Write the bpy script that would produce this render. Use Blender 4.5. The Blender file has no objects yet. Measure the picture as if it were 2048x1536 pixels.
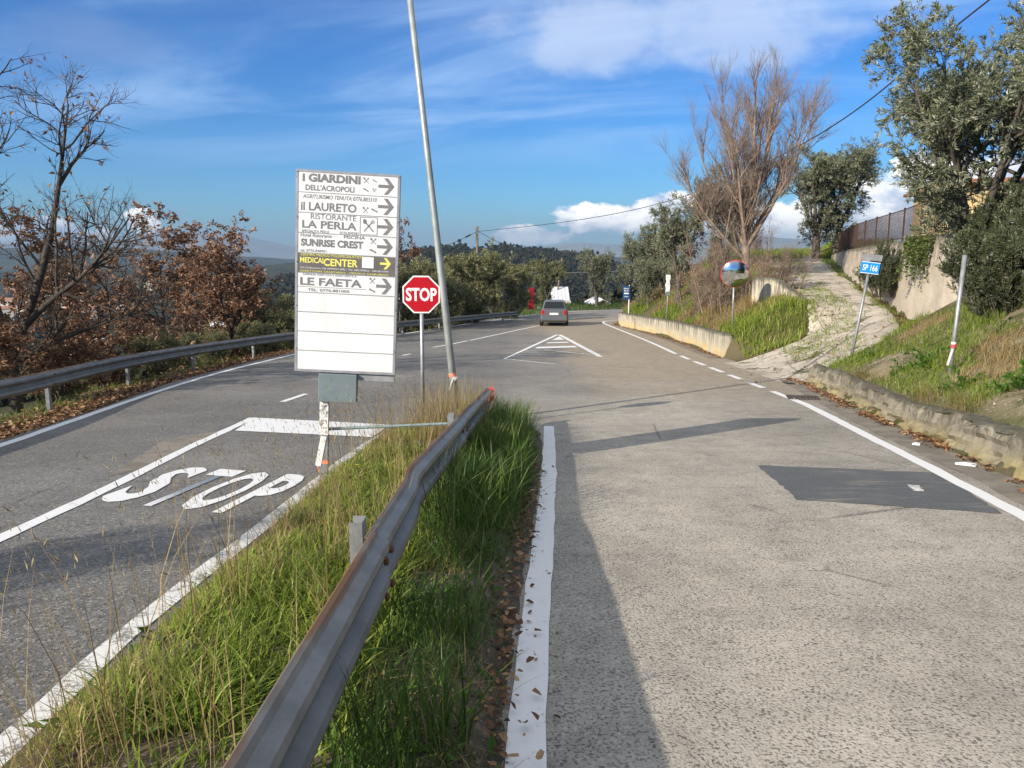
import bpy, math, random
import numpy as np
from mathutils import Vector, Matrix, Euler
R = math.radians
rng = np.random.default_rng(7)
random.seed(7)
scene = bpy.context.scene
col = scene.collection

# ------------------------------------------------------------------ camera
FPX = 1538.0; PITCH = R(9.9); EYE = 1.8
cam_d = bpy.data.cameras.new('camera'); cam = bpy.data.objects.new('camera', cam_d); col.objects.link(cam)
cam.location = (0, 0, EYE); cam.rotation_euler = (R(90) - PITCH, 0, 0)
cam_d.sensor_width = 36; cam_d.lens = FPX / 2048 * 36; cam_d.clip_start = 0.05; cam_d.clip_end = 40000
scene.camera = cam
# ------------------------------------------------------------------ light
SUN_AZ = R(41); SUN_EL = R(24)            # shadows run towards +X turned SUN_AZ to +Y
to_sun = Vector((-math.cos(SUN_AZ) * math.cos(SUN_EL), -math.sin(SUN_AZ) * math.cos(SUN_EL), math.sin(SUN_EL)))
sd = bpy.data.lights.new('sun', 'SUN'); sd.energy = 5.0; sd.angle = R(0.53); sd.color = (1.0, .90, .76)
sun = bpy.data.objects.new('sun', sd); col.objects.link(sun)
sun.rotation_euler = (-to_sun).to_track_quat('-Z', 'Y').to_euler()
w = bpy.data.worlds.new('World'); scene.world = w; w.use_nodes = True
def world():
    nt = w.node_tree; N = nt.nodes; L = nt.links; N.clear()
    out = N.new('ShaderNodeOutputWorld'); bg = N.new('ShaderNodeBackground'); bg.inputs[1].default_value = .10
    L.new(bg.outputs[0], out.inputs[0])
    sky = N.new('ShaderNodeTexSky'); sky.sky_type = 'NISHITA'; sky.sun_disc = False
    sky.sun_elevation = SUN_EL; sky.sun_rotation = math.atan2(to_sun.x, to_sun.y) % (2 * math.pi)
    sky.altitude = 400; sky.air_density = 1.0; sky.dust_density = .35; sky.ozone_density = 2.2
    hs = N.new('ShaderNodeHueSaturation'); hs.inputs['Saturation'].default_value = 1.30; hs.inputs['Value'].default_value = .66
    L.new(sky.outputs[0], hs.inputs['Color'])
    tc = N.new('ShaderNodeTexCoord'); sep = N.new('ShaderNodeSeparateXYZ'); L.new(tc.outputs['Generated'], sep.inputs[0])
    def m(op, a, b=None, c=None, clamp=False):
        n = N.new('ShaderNodeMath'); n.operation = op; n.use_clamp = clamp
        for i, v in enumerate((a, b, c)):
            if v is None: continue
            if isinstance(v, (int, float)): n.inputs[i].default_value = v
            else: L.new(v, n.inputs[i])
        return n.outputs[0]
    def ss(v, lo, hi):
        n = N.new('ShaderNodeMapRange'); n.interpolation_type = 'SMOOTHSTEP'; n.inputs[1].default_value = lo; n.inputs[2].default_value = hi
        L.new(v, n.inputs[0]); return n.outputs[0]
    def noise(vec, sc, det=6, rough=.55, dist=0):
        n = N.new('ShaderNodeTexNoise'); n.inputs['Scale'].default_value = sc; n.inputs['Detail'].default_value = det
        n.inputs['Roughness'].default_value = rough; n.inputs['Distortion'].default_value = dist; L.new(vec, n.inputs['Vector']); return n.outputs[0]
    zc = m('MAXIMUM', sep.outputs[2], .02)
    cx = m('DIVIDE', sep.outputs[0], m('ADD', zc, .12)); cy = m('DIVIDE', sep.outputs[1], m('ADD', zc, .12))
    cmb = N.new('ShaderNodeCombineXYZ'); L.new(m('MULTIPLY', cx, .45), cmb.inputs[0]); L.new(m('ADD', m('MULTIPLY', cy, 1.0), m('MULTIPLY', cx, .22)), cmb.inputs[1])
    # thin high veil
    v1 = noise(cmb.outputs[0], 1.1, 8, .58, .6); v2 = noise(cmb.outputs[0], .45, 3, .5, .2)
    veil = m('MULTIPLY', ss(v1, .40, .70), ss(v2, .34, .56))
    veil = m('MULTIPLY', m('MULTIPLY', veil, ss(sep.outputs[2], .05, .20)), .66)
    # cumulus heaps low over the horizon, at the bearings where they stand
    stretch = N.new('ShaderNodeMapping'); stretch.inputs['Scale'].default_value = (1, 1, 1.7); L.new(tc.outputs['Generated'], stretch.inputs[0])
    puff = noise(stretch.outputs[0], 16, 9, .58, .15); puff2 = noise(stretch.outputs[0], 5.0, 4, .5, 0)
    def heap(px, py, wx, wz):
        x = (px - 1024) / FPX; u = (768 - py) / FPX
        d = Vector((x, math.cos(PITCH) + u * math.sin(PITCH), -math.sin(PITCH) + u * math.cos(PITCH))).normalized()
        az = math.atan2(d.x, d.y)
        a = m('SUBTRACT', m('ARCTAN2', sep.outputs[0], sep.outputs[1]), az)
        e = m('SUBTRACT', sep.outputs[2], d.z)
        q = m('ADD', m('POWER', m('DIVIDE', m('ABSOLUTE', a), wx), 2), m('POWER', m('DIVIDE', m('ABSOLUTE', e), wz), 2))
        return m('SUBTRACT', 1.0, q)
    cum = None
    for h in ((1215, 440, .085, .022), (1330, 420, .05, .026), (1530, 470, .14, .035), (1760, 430, .10, .05), (1960, 380, .10, .05),
              (285, 440, .022, .016), (80, 462, .07, .018), (1060, 470, .06, .014)):
        hh = heap(*h); cum = hh if cum is None else m('MAXIMUM', cum, hh)
    cum = m('ADD', m('MULTIPLY', cum, .8), m('MULTIPLY', m('SUBTRACT', puff, .5), 3.2))
    cum = m('MULTIPLY', ss(cum, .05, .42), ss(sep.outputs[2], -.02, .03))
    hi = heap(1400, 55, .30, .060)
    hi = m('ADD', m('MULTIPLY', hi, .7), m('ADD', m('MULTIPLY', m('SUBTRACT', puff, .5), 1.6), m('MULTIPLY', m('SUBTRACT', puff2, .5), 2.5)))
    hi = m('MULTIPLY', ss(hi, .0, .9), .48)
    dk = heap(175, 85, .13, .035)
    dk = m('ADD', m('MULTIPLY', dk, .7), m('MULTIPLY', m('SUBTRACT', puff2, .5), 1.6))
    dk = m('MULTIPLY', ss(dk, .0, .9), .38)
    def mix(f, a, b):
        n = N.new('ShaderNodeMix'); n.data_type = 'RGBA'; L.new(f, n.inputs[0])
        for i, v in ((6, a), (7, b)):
            if isinstance(v, tuple): n.inputs[i].default_value = (*v, 1)
            else: L.new(v, n.inputs[i])
        return n.outputs[2]
    tint = N.new('ShaderNodeMix'); tint.data_type = 'RGBA'; tint.blend_type = 'MULTIPLY'; tint.inputs[0].default_value = 1; L.new(hs.outputs[0], tint.inputs[6]); tint.inputs[7].default_value = (.42, .92, 1.46, 1)
    over = m('MULTIPLY', ss(sep.outputs[2], .20, .72), .90)      # bright high cloud sheet added overhead, mostly out of view, for neutral fill
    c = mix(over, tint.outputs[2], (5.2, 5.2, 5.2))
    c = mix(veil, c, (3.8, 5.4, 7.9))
    c = mix(dk, c, (1.8, 2.5, 4.4))
    c = mix(hi, c, (5.6, 6.2, 7.3))
    shade = mix(ss(puff, .40, .62), (5.4, 5.9, 7.2), (14., 13.2, 12.2))
    c = mix(cum, c, shade)
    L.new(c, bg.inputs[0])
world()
vs = scene.view_settings; vs.view_transform = 'Standard'; vs.look = 'None'; vs.exposure = .62; vs.gamma = 1; vs.use_curve_mapping = False
scene.cycles.max_bounces = 8; scene.cycles.transparent_max_bounces = 8
scene.cycles.volume_bounces = 0

# ------------------------------------------------------------------ geometry of the place
_y = np.arange(-80, 260, .25)
_z = np.interp(_y, [-80, -20, -6, 2.4, 8, 12, 24, 44, 65, 100, 260], [4, 1.4, .5, 0, -.5, -.9, -1.65, -2.55, -3.3, -4.6, -12])
_k = np.exp(-.5 * (np.arange(-12, 13) * .25 / 1.2) ** 2); _k /= _k.sum()
_z = np.convolve(np.pad(_z, 12, mode='edge'), _k, 'valid')
def zr(y): return np.interp(y, _y, _z)
def ray(px, py):
    x = (px - 1024) / FPX; u = (768 - py) / FPX
    return np.array([x, math.cos(PITCH) + u * math.sin(PITCH), -math.sin(PITCH) + u * math.cos(PITCH)])
_t = np.linspace(.5, 120, 24000)
def G(px, py, off=0.0):                     # pixel -> point on the road surface (or off metres above it)
    r = ray(px, py); d = EYE + _t * r[2] - zr(_t * r[1]) - off
    i = int(np.argmax(d < 0)); t = _t[i]
    return np.array([t * r[0], t * r[1], EYE + t * r[2]])
def at(px, py, Y):                          # pixel -> point at forward distance Y
    r = ray(px, py); t = Y / r[1]
    return np.array([t * r[0], Y, EYE + t * r[2]])
def sm(x, a, b):
    t = np.clip((np.asarray(x, float) - a) / (b - a), 0, 1); return t * t * (3 - 2 * t)
XRy = [-40, -20, 0, 7.2, 10.2, 13.9, 17.2, 25, 33, 40, 45.7, 48, 51, 55, 60, 75]
XRx = [-3, 1.0, 3.5, 4.98, 5.63, 6.23, 6.75, 6.95, 7.1, 6.85, 6.3, 6.6, 9.5, 16, 30, 60]
XLy = [-40, -10, 0, 8, 12, 17.5, 23.5, 29, 37, 45, 50, 58, 66, 71, 75]
XLx = [-12, -5.2, -6.0, -7.3, -8.1, -9.0, -9.1, -8.0, -5.4, -2.2, .4, 3.2, 8.5, 16, 60]
def XR(y): return np.interp(y, XRy, XRx)
def XL(y): return np.interp(y, XLy, XLx)
WALLP = np.array([(14.5, 11.5), (12.6, 17.0), (11.25, 20.0), (11.5, 22.5), (13.9, 32.0), (17.1, 42.0), (19.5, 50)])   # tall wall, plan
def wall_x(y): return np.interp(y, WALLP[:, 1], WALLP[:, 0])
def vnoise(x, y, s, seed=0):                # cheap smooth value noise
    x = np.asarray(x, float) / s + seed * 17.3; y = np.asarray(y, float) / s - seed * 9.1
    xi = np.floor(x); yi = np.floor(y); fx = x - xi; fy = y - yi
    fx = fx * fx * (3 - 2 * fx); fy = fy * fy * (3 - 2 * fy)
    def h(a, b): v = np.sin(a * 127.1 + b * 311.7 + seed * 74.7) * 43758.5453; return v - np.floor(v)
    return (h(xi, yi) * (1 - fx) + h(xi + 1, yi) * fx) * (1 - fy) + (h(xi, yi + 1) * (1 - fx) + h(xi + 1, yi + 1) * fx) * fy - .5
def zdrive(y): return np.interp(y, [14, 17, 19, 21, 25, 29, 32, 42, 60, 90], [-.5, -.75, -.65, -.35, -.05, .25, .55, 1.25, 1.6, .5])
def gz(x, y):
    x = np.asarray(x, float); y = np.asarray(y, float)
    base = zr(y)
    s = x - XR(y)
    # right-hand side
    near = sm(y, 18.2, 16.4); drv = sm(y, 16.4, 18.2) * sm(y, 25.2, 24.0); north = sm(y, 24.0, 25.2)
    sp = np.maximum(s - .12, 0)
    zn = base + .40 + .55 * sp; zn = np.minimum(zn, 2.0 + .04 * sp)
    zdv = np.minimum(base + .36 * sp, zdrive(y) + .02 * sp)
    zno = np.minimum(base + .62 + .60 * sp, zdrive(y) + .02 * sp)
    zr_side = zn * near + zdv * drv + zno * north
    terr = 2.0 + .03 * (x - wall_x(y))
    ter_on = sm(x - wall_x(y), .0, .45) * sm(y, 14, 17.5) * sm(y, 56, 46)
    zr_side = zr_side * (1 - ter_on) + np.maximum(terr, zr_side) * ter_on
    zr_side = zr_side + vnoise(x, y, 1.3, 1) * .16 * sm(s, .5, 1.5) * near + vnoise(x, y, .7, 2) * .08 * sm(s, .4, 1.2)
    fade = sm(y, 62, 47)
    zright = base + (zr_side - base) * sm(s, .02, .22) * fade
    # left and far: the hillside drops into the valley
    dl = np.maximum(XL(np.minimum(y, 57)) - .55 - x, 0)
    df = np.maximum(y - 84, 0)
    dd = np.hypot(dl, df)
    fall = 2.6 * (1 - np.exp(-dl / 4.0)) + .02 * dl + 28 * (1 - np.exp(-dd / 220)) + .010 * np.minimum(dd, 6000)
    verge = -.10 * sm(-(x - XL(np.minimum(y, 75))), -1.6, .2)
    z = np.where(s > 0, zright, base + verge * sm(y, 70, 50))
    z = np.where((dd > 0), z - fall * np.where(s > 0, sm(df, 0, 60), 1), z)
    z = z - 40 * (1 - np.exp(-np.maximum(x - 120, 0) / 500)) * sm(y, 20, 60)
    # keep the sheet just under the paving
    inroad = sm(np.minimum(s * -1, x - XL(np.minimum(y, 75)) - .9), -.3, .3)
    ir = np.interp(y, [-6, 2, 3, 4.2, 5.5, 7, 9, 10.5, 11.7], [-.12, -.10, -.10, -.06, .05, .15, .26, .30, -.1])
    isl = (sm(x, -1.95, -1.6) * sm(x - ir, .12, -.14) * sm(y, 12.6, 10.8) * sm(y, -12, -8))
    z = z - .05 * inroad * sm(y, 80, 72) + isl * .13
    far = sm(np.hypot(x, y), 90, 300)
    z = z + far * (vnoise(x, y, 160, 3) * 10 + vnoise(x, y, 60, 4) * 3)
    return z

# ------------------------------------------------------------------ materials
MATS = {}
def nodes(name):
    m = bpy.data.materials.new(name); m.use_nodes = True; MATS[name] = m
    nt = m.node_tree; nt.nodes.clear()
    out = nt.nodes.new('ShaderNodeOutputMaterial'); b = nt.nodes.new('ShaderNodeBsdfPrincipled'); nt.links.new(b.outputs[0], out.inputs[0])
    return m, nt, b, out
class NB:
    def __init__(s, nt): s.nt = nt; s.N = nt.nodes; s.L = nt.links; s._p = None
    def pos(s, space='pos'):
        if space == 'pos':
            if s._p is None: s._p = s.N.new('ShaderNodeNewGeometry').outputs['Position']
            return s._p
        return s.N.new('ShaderNodeTexCoord').outputs['Object']
    def sc(s, v, scale):
        n = s.N.new('ShaderNodeMapping'); n.inputs['Scale'].default_value = scale; s.L.new(v, n.inputs[0]); return n.outputs[0]
    def noise(s, v, scale, det=4, rough=.55, dist=0):
        n = s.N.new('ShaderNodeTexNoise'); n.inputs['Scale'].default_value = scale; n.inputs['Detail'].default_value = det
        n.inputs['Roughness'].default_value = rough; n.inputs['Distortion'].default_value = dist; s.L.new(v, n.inputs['Vector']); return n.outputs[0]
    def vor(s, v, scale, feat='F1', out='Distance'):
        n = s.N.new('ShaderNodeTexVoronoi'); n.feature = feat; n.inputs['Scale'].default_value = scale; s.L.new(v, n.inputs['Vector']); return n.outputs[out]
    def rng(s, v, a, b, lo=0, hi=1):
        n = s.N.new('ShaderNodeMapRange'); n.interpolation_type = 'SMOOTHSTEP'
        for i, q in enumerate((a, b, lo, hi)): n.inputs[i + 1].default_value = q
        s.L.new(v, n.inputs[0]); return n.outputs[0]
    def math(s, op, a, b):
        n = s.N.new('ShaderNodeMath'); n.operation = op
        for i, v in enumerate((a, b)):
            if isinstance(v, (int, float)): n.inputs[i].default_value = v
            else: s.L.new(v, n.inputs[i])
        return n.outputs[0]
    def mix(s, f, a, b, mode='MIX'):
        n = s.N.new('ShaderNodeMix'); n.data_type = 'RGBA'; n.blend_type = mode
        if isinstance(f, (int, float)): n.inputs[0].default_value = f
        else: s.L.new(f, n.inputs[0])
        for i, v in ((6, a), (7, b)):
            if isinstance(v, (tuple, list)): n.inputs[i].default_value = (*v[:3], 1)
            else: s.L.new(v, n.inputs[i])
        return n.outputs[2]
    def attr(s, name):
        n = s.N.new('ShaderNodeAttribute'); n.attribute_name = name; return n.outputs['Fac']
    def bump(s, h, strength, dist, b):
        n = s.N.new('ShaderNodeBump'); n.inputs['Strength'].default_value = strength; n.inputs['Distance'].default_value = dist
        s.L.new(h, n.inputs['Height']); s.L.new(n.outputs[0], b.inputs['Normal'])
    def ramp(s, v, stops):
        n = s.N.new('ShaderNodeValToRGB'); e = n.color_ramp.elements
        while len(e) < len(stops): e.new(.5)
        for q, (p, c) in zip(e, stops): q.position = p; q.color = (*c, 1)
        s.L.new(v, n.inputs[0]); return n.outputs[0]
    def set(s, sock, v):
        if isinstance(v, (tuple, list)): sock.default_value = (*v[:3], 1)
        elif isinstance(v, (int, float)): sock.default_value = v
        else: s.L.new(v, sock)
def mk(name, c1, c2=None, scale=6, rough=.7, metal=0, bump=0, bscale=None, lo=.35, hi=.65, space='pos', spec=.4, bdist=.01):
    m, nt, b, out = nodes(name); q = NB(nt); c2 = c2 or tuple(x * .8 for x in c1)
    p = q.pos(space); n = q.noise(p, scale, 6, .6)
    q.set(b.inputs['Base Color'], q.mix(q.rng(n, lo, hi), c1, c2))
    b.inputs['Roughness'].default_value = rough; b.inputs['Metallic'].default_value = metal; b.inputs['Specular IOR Level'].default_value = spec
    if bump: q.bump(q.noise(p, bscale or scale * 4, 5, .6), bump, bdist, b)
    return m
def mk_leaf(name, stops, trans=.35, rough=.5, tcol=None):
    m, nt, b, out = nodes(name); q = NB(nt)
    c = q.ramp(q.attr('rnd'), stops); q.set(b.inputs['Base Color'], c); b.inputs['Roughness'].default_value = rough; b.inputs['Specular IOR Level'].default_value = .3
    t = q.N.new('ShaderNodeBsdfTranslucent'); q.set(t.inputs[0], c)
    mx = q.N.new('ShaderNodeMixShader'); mx.inputs[0].default_value = trans
    q.L.new(b.outputs[0], mx.inputs[1]); q.L.new(t.outputs[0], mx.inputs[2]); q.L.new(mx.outputs[0], out.inputs[0])
    return m
def materials():
    # asphalt: tone/tan are painted on the mesh as the real difference between old and new paving
    m, nt, b, out = nodes('asphalt'); q = NB(nt); p = q.pos()
    big = q.noise(p, .45, 5, .6); mid = q.noise(p, 3.2, 5, .65); tone = q.attr('tone'); tan = q.attr('tan')
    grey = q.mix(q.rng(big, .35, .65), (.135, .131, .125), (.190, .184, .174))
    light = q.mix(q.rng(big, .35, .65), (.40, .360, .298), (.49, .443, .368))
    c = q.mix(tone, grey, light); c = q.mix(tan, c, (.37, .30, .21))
    c = q.mix(q.rng(mid, .35, .75, 0, .32), c, (.07, .068, .065))
    drip = q.rng(q.noise(p, 2.1, 2, .5), .68, .74); drip = q.math('MULTIPLY', drip, q.rng(q.noise(p, 24, 4, .7), .4, .6)); c = q.mix(q.math('MULTIPLY', drip, .45), c, (.05, .047, .044))
    crk = q.rng(q.vor(q.mix(.12, p, q.N.new('ShaderNodeTexNoise').outputs['Color']), .42, 'DISTANCE_TO_EDGE'), .010, .0); c = q.mix(q.math('MULTIPLY', q.math('MULTIPLY', crk, q.rng(q.noise(p, .5, 3, .6), .5, .6)), .6), c, (.045, .042, .04))
    v = q.vor(p, 78.0, 'F1', 'Distance'); pit = q.noise(p, 74, 2, .5)
    spk = q.math('MULTIPLY', q.rng(pit, .50, .66), q.rng(q.noise(p, 9, 3, .6), .3, .6, .55, 1))
    c = q.mix(q.math('MULTIPLY', spk, .78), c, (.045, .038, .032))
    stone = q.rng(q.vor(p, 60, 'F1', 'Color'), .55, .95)
    c = q.mix(q.math('MULTIPLY', stone, .34), c, (.58, .54, .47))
    q.set(b.inputs['Base Color'], c); b.inputs['Roughness'].default_value = .85; b.inputs['Specular IOR Level'].default_value = .3
    q.bump(q.math('SUBTRACT', q.math('MULTIPLY', v, -.6), spk), .55, .006, b)
    # painted lines
    m, nt, b, out = nodes('road_paint'); q = NB(nt); p = q.pos()
    wear = q.math('ADD', q.math('MULTIPLY', q.noise(p, 55, 4, .7), .6), q.math('MULTIPLY', q.noise(p, 5, 4, .6), .5))
    c = q.mix(q.rng(wear, .62, .74, 0, .75), (.74, .735, .72), (.22, .21, .20)); q.set(b.inputs['Base Color'], c); b.inputs['Roughness'].default_value = .65
    q.bump(q.noise(p, 90, 3, .6), .35, .004, b)
    m, nt, b, out = nodes('worn_paint'); q = NB(nt); p = q.pos()
    wear = q.math('ADD', q.math('MULTIPLY', q.noise(p, 45, 4, .7), .55), q.math('MULTIPLY', q.noise(p, 6, 4, .6), .5))
    c = q.mix(q.rng(wear, .50, .62, 0, .9), (.70, .69, .66), (.13, .12, .11)); q.set(b.inputs['Base Color'], c); b.inputs['Roughness'].default_value = .7
    # dark fresh patch
    m, nt, b, out = nodes('patch_asphalt'); q = NB(nt); p = q.pos()
    st = q.noise(q.sc(p, (1.1, 5.5, 1)), 1.0, 5, .65, .5)
    gr = q.noise(p, 85, 3, .6); c = q.mix(q.rng(gr, .40, .66), (.068, .074, .079), (.115, .120, .122)); c = q.mix(q.rng(st, .52, .66, 0, .55), c, (.27, .24, .19)); c = q.mix(q.rng(q.noise(p, 1.6, 5, .65), .45, .75, 0, .4), c, (.17, .165, .155)); q.set(b.inputs['Base Color'], c); b.inputs['Roughness'].default_value = .8
    q.bump(q.noise(p, 120, 3, .6), .3, .004, b)
    # ground: soil, grass colour, litter
    m, nt, b, out = nodes('ground_soil'); q = NB(nt); p = q.pos()
    n1 = q.noise(p, .8, 6, .6); n2 = q.noise(p, 14, 5, .7); far = q.attr('far')
    c = q.mix(q.rng(n1, .4, .6), (.060, .075, .022), (.115, .098, .055)); c = q.mix(q.rng(n2, .5, .7), c, (.16, .125, .085))
    c = q.mix(q.math('MULTIPLY', q.attr('stony'), q.rng(q.noise(p, 1.7, 5, .6), .38, .6)), c, (.25, .205, .13))
    st = q.rng(q.noise(p, 26, 3, .6), .60, .67); c = q.mix(q.math('MULTIPLY', st, q.attr('stony')), c, (.42, .38, .31))
    nf = q.noise(p, .02, 7, .65); cf = q.ramp(nf, [(.30, (.014, .021, .009)), (.46, (.024, .030, .013)), (.58, (.045, .041, .021)), (.75, (.030, .037, .015))])
    c = q.mix(far, c, cf); q.set(b.inputs['Base Color'], c); b.inputs['Roughness'].default_value = .95; b.inputs['Specular IOR Level'].default_value = .1
    q.bump(n2, .6, .04, b)
    m, nt, b, out = nodes('island_soil'); q = NB(nt); p = q.pos(); n2 = q.noise(p, 16, 6, .7); c = q.mix(q.rng(q.noise(p, 3, 5, .6), .4, .6), (.085, .066, .045), (.055, .050, .030)); c = q.mix(q.rng(n2, .52, .66), c, (.17, .125, .085)); c = q.mix(q.rng(q.noise(p, 60, 3, .6), .60, .68), c, (.26, .23, .19)); q.set(b.inputs['Base Color'], c); b.inputs['Roughness'].default_value = .95; q.bump(n2, .8, .03, b)
    # old concrete, with damp streaks running down
    def conc(name, c1, c2, streak, ycol=None):
        m, nt, b, out = nodes(name); q = NB(nt); p = q.pos()
        n = q.noise(p, 2.2, 7, .65); c = q.mix(q.rng(n, .35, .65), c1, c2)
        if ycol: c = q.mix(q.math('MULTIPLY', q.rng(q.attr('v'), .62, .12), q.rng(q.noise(p, 1.3, 4, .6), .35, .6)), c, ycol)
        s1 = q.noise(q.sc(p, (9, 9, .55)), 1.0, 5, .7)
        sv = q.math('MULTIPLY', q.rng(s1, .44, .60), q.rng(q.attr('v'), .25, .95)); c = q.mix(q.math('MULTIPLY', sv, streak), c, (.050, .046, .040))
        tp = q.rng(q.math('ADD', q.attr('v'), q.math('MULTIPLY', q.noise(p, 5, 4, .6), .3)), 1.0, 1.14); c = q.mix(q.math('MULTIPLY', tp, .8), c, (.075, .072, .055))
        q.set(b.inputs['Base Color'], c); b.inputs['Roughness'].default_value = .9; b.inputs['Specular IOR Level'].default_value = .2
        q.bump(q.noise(p, 22, 6, .7), .7, .02, b)
    conc('parapet_concrete', (.52, .475, .37), (.40, .36, .28), .85, (.56, .43, .20))
    conc('rough_concrete', (.30, .27, .205), (.19, .17, .125), .75, (.30, .25, .12))
    conc('retaining_plaster', (.50, .435, .345), (.40, .345, .275), .45)
    mk('gutter_concrete', (.24, .21, .17), (.155, .138, .112), 2.6, .92, 0, .6, 30)
    m, nt, b, out = nodes('drive_concrete'); q = NB(nt); p = q.pos()
    n = q.noise(p, 1.1, 8, .68); c = q.mix(q.rng(n, .35, .65), (.56, .50, .42), (.40, .35, .285))
    g = q.rng(q.noise(p, .75, 6, .7, .4), .55, .61); c = q.mix(g, c, (.105, .105, .045)); c = q.mix(q.rng(q.noise(p, 3.0, 6, .7), .56, .66), c, (.20, .165, .12))
    cr = q.rng(q.vor(p, .9, 'DISTANCE_TO_EDGE'), .03, .0); c = q.mix(q.math('MULTIPLY', cr, .7), c, (.08, .07, .05))
    q.set(b.inputs['Base Color'], c); b.inputs['Roughness'].default_value = .95; q.bump(q.noise(p, 7, 8, .75), .9, .06, b)
    # metal
    m, nt, b, out = nodes('galvanised'); q = NB(nt); p = q.pos()
    c = q.mix(q.rng(q.noise(p, 9, 5, .6), .35, .65), (.34, .35, .355), (.25, .26, .265)); q.set(b.inputs['Base Color'], c)
    b.inputs['Metallic'].default_value = .55; q.set(b.inputs['Roughness'], q.rng(q.noise(p, 30, 3, .6), .3, .7, .42, .6))
    m, nt, b, out = nodes('rail_steel'); q = NB(nt); p = q.pos()
    c = q.mix(q.rng(q.noise(p, 4, 6, .65), .35, .65), (.215, .212, .198), (.145, .142, .130))
    rust = q.math('MULTIPLY', q.rng(q.math('ADD', q.attr('v'), q.math('MULTIPLY', q.noise(q.sc(p, (6, 1.2, 6)), 1.0, 5, .7), .35)), 1.08, 1.20), .9)
    c = q.mix(rust, c, (.20, .095, .035)); dirt = q.rng(q.noise(q.sc(p, (2, 1, 9)), 1.6, 5, .7), .55, .8, 0, .28); c = q.mix(dirt, c, (.12, .10, .075))
    q.set(b.inputs['Base Color'], c); b.inputs['Metallic'].default_value = .15; q.set(b.inputs['Roughness'], q.math('ADD', q.math('MULTIPLY', rust, .35), .48))
    q.bump(q.noise(p, 40, 4, .6), .08, .004, b)
    mk('rust', (.19, .075, .028), (.10, .045, .022), 20, .9)
    mk('pole_steel', (.36, .385, .37), (.27, .29, .28), 5, .5, .35)
    mk('sign_white', (.80, .80, .79), (.74, .745, .74), 3, .45)
    m, nt, b, out = nodes('panel_white'); q = NB(nt); p = q.pos(); c = q.mix(q.rng(q.noise(p, 2.2, 5, .6), .35, .7), (.74, .74, .735), (.66, .66, .65)); c = q.mix(q.rng(q.noise(q.sc(p, (14, 14, 1.2)), 1.0, 5, .7), .56, .74, 0, .35), c, (.48, .46, .42)); q.set(b.inputs['Base Color'], c); b.inputs['Roughness'].default_value = .4; q.bump(q.noise(p, 5, 3, .5), .12, .01, b)
    mk('frame_grey', (.40, .40, .41), (.30, .30, .31), 8, .45, .4)
    mk('sign_grey_print', (.16, .155, .16), (.19, .185, .19), 20, .5)
    mk('panel_brown', (.115, .105, .10), (.14, .128, .12), 6, .5)
    mk('print_yellow', (.80, .74, .16), (.74, .68, .14), 9, .5)
    mk('sign_red', (.43, .004, .012), (.39, .006, .014), 3, .35)
    mk('box_grey', (.165, .205, .22), (.14, .175, .19), 3.5, .5)
    mk('brace_green', (.24, .31, .31), (.19, .25, .25), 6, .55)
    mk('sticker_white', (.70, .70, .68), (.30, .29, .28), 24, .6, lo=.5, hi=.62)
    mk('print_black', (.03, .03, .032), (.05, .05, .05), 9, .6)
    mk('tape_orange', (.72, .16, .06), (.66, .30, .20), 18, .55)
    mk('tape_white', (.74, .72, .70), (.62, .60, .58), 12, .55)
    mk('tape_red', (.62, .05, .07), (.56, .08, .09), 12, .55)
    mk('sign_blue', (.018, .27, .70), (.016, .24, .62), 4, .4)
    mk('stop_blue', (.015, .06, .18), (.02, .07, .20), 4, .4)
    mk('black_matte', (.012, .012, .012), (.02, .02, .02), 6, .7)
    mk('mirror_rim', (.62, .035, .025), (.52, .04, .03), 5, .45)
    m, nt, b, out = nodes('mirror_glass'); b.inputs['Base Color'].default_value = (.62, .64, .65, 1); b.inputs['Metallic'].default_value = 1; b.inputs['Roughness'].default_value = .12
    mk('white_metal', (.74, .75, .76), (.62, .63, .64), 8, .5)
    mk('bark_dark', (.085, .070, .056), (.042, .036, .030), 9, .95, 0, .8, 30, space='pos')
    mk('bark_olive', (.115, .098, .076), (.060, .052, .042), 7, .95, 0, .8, 24)
    mk('bark_red', (.29, .215, .165), (.17, .13, .105), 5, .9)
    mk('bark_pole', (.21, .165, .115), (.13, .105, .078), 4, .9)
    mk('cable', (.018, .018, .020), (.03, .03, .03), 5, .6)
    mk('cable_pale', (.30, .30, .31), (.24, .24, .25), 5, .6)
    mk_leaf('olive_leaf', [(0, (.068, .083, .040)), (.4, (.165, .185, .103)), (.75, (.29, .305, .20)), (1, (.48, .49, .39))], .25, .45)
    mk_leaf('olive_pale_leaf', [(0, (.085, .098, .040)), (.45, (.20, .205, .092)), (.8, (.33, .32, .165)), (1, (.46, .44, .28))], .28, .5)
    mk_leaf('oak_dry_leaf', [(0, (.10, .052, .032)), (.4, (.24, .128, .076)), (.75, (.40, .235, .14)), (1, (.60, .42, .27))], .30, .55)
    mk_leaf('rosemary_leaf', [(0, (.026, .038, .015)), (.5, (.060, .076, .030)), (.82, (.125, .135, .066)), (1, (.36, .37, .33))], .2, .5)
    mk_leaf('ivy_leaf', [(0, (.045, .075, .015)), (.6, (.11, .155, .035)), (1, (.23, .25, .07))], .35, .45)
    mk_leaf('weed_leaf', [(0, (.035, .085, .012)), (.6, (.085, .18, .025)), (1, (.16, .27, .05))], .4, .45)
    mk_leaf('grass_green', [(0, (.075, .115, .014)), (.4, (.180, .250, .030)), (.75, (.300, .380, .055)), (.92, (.40, .39, .11)), (1, (.50, .40, .19))], .42, .45)
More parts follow.
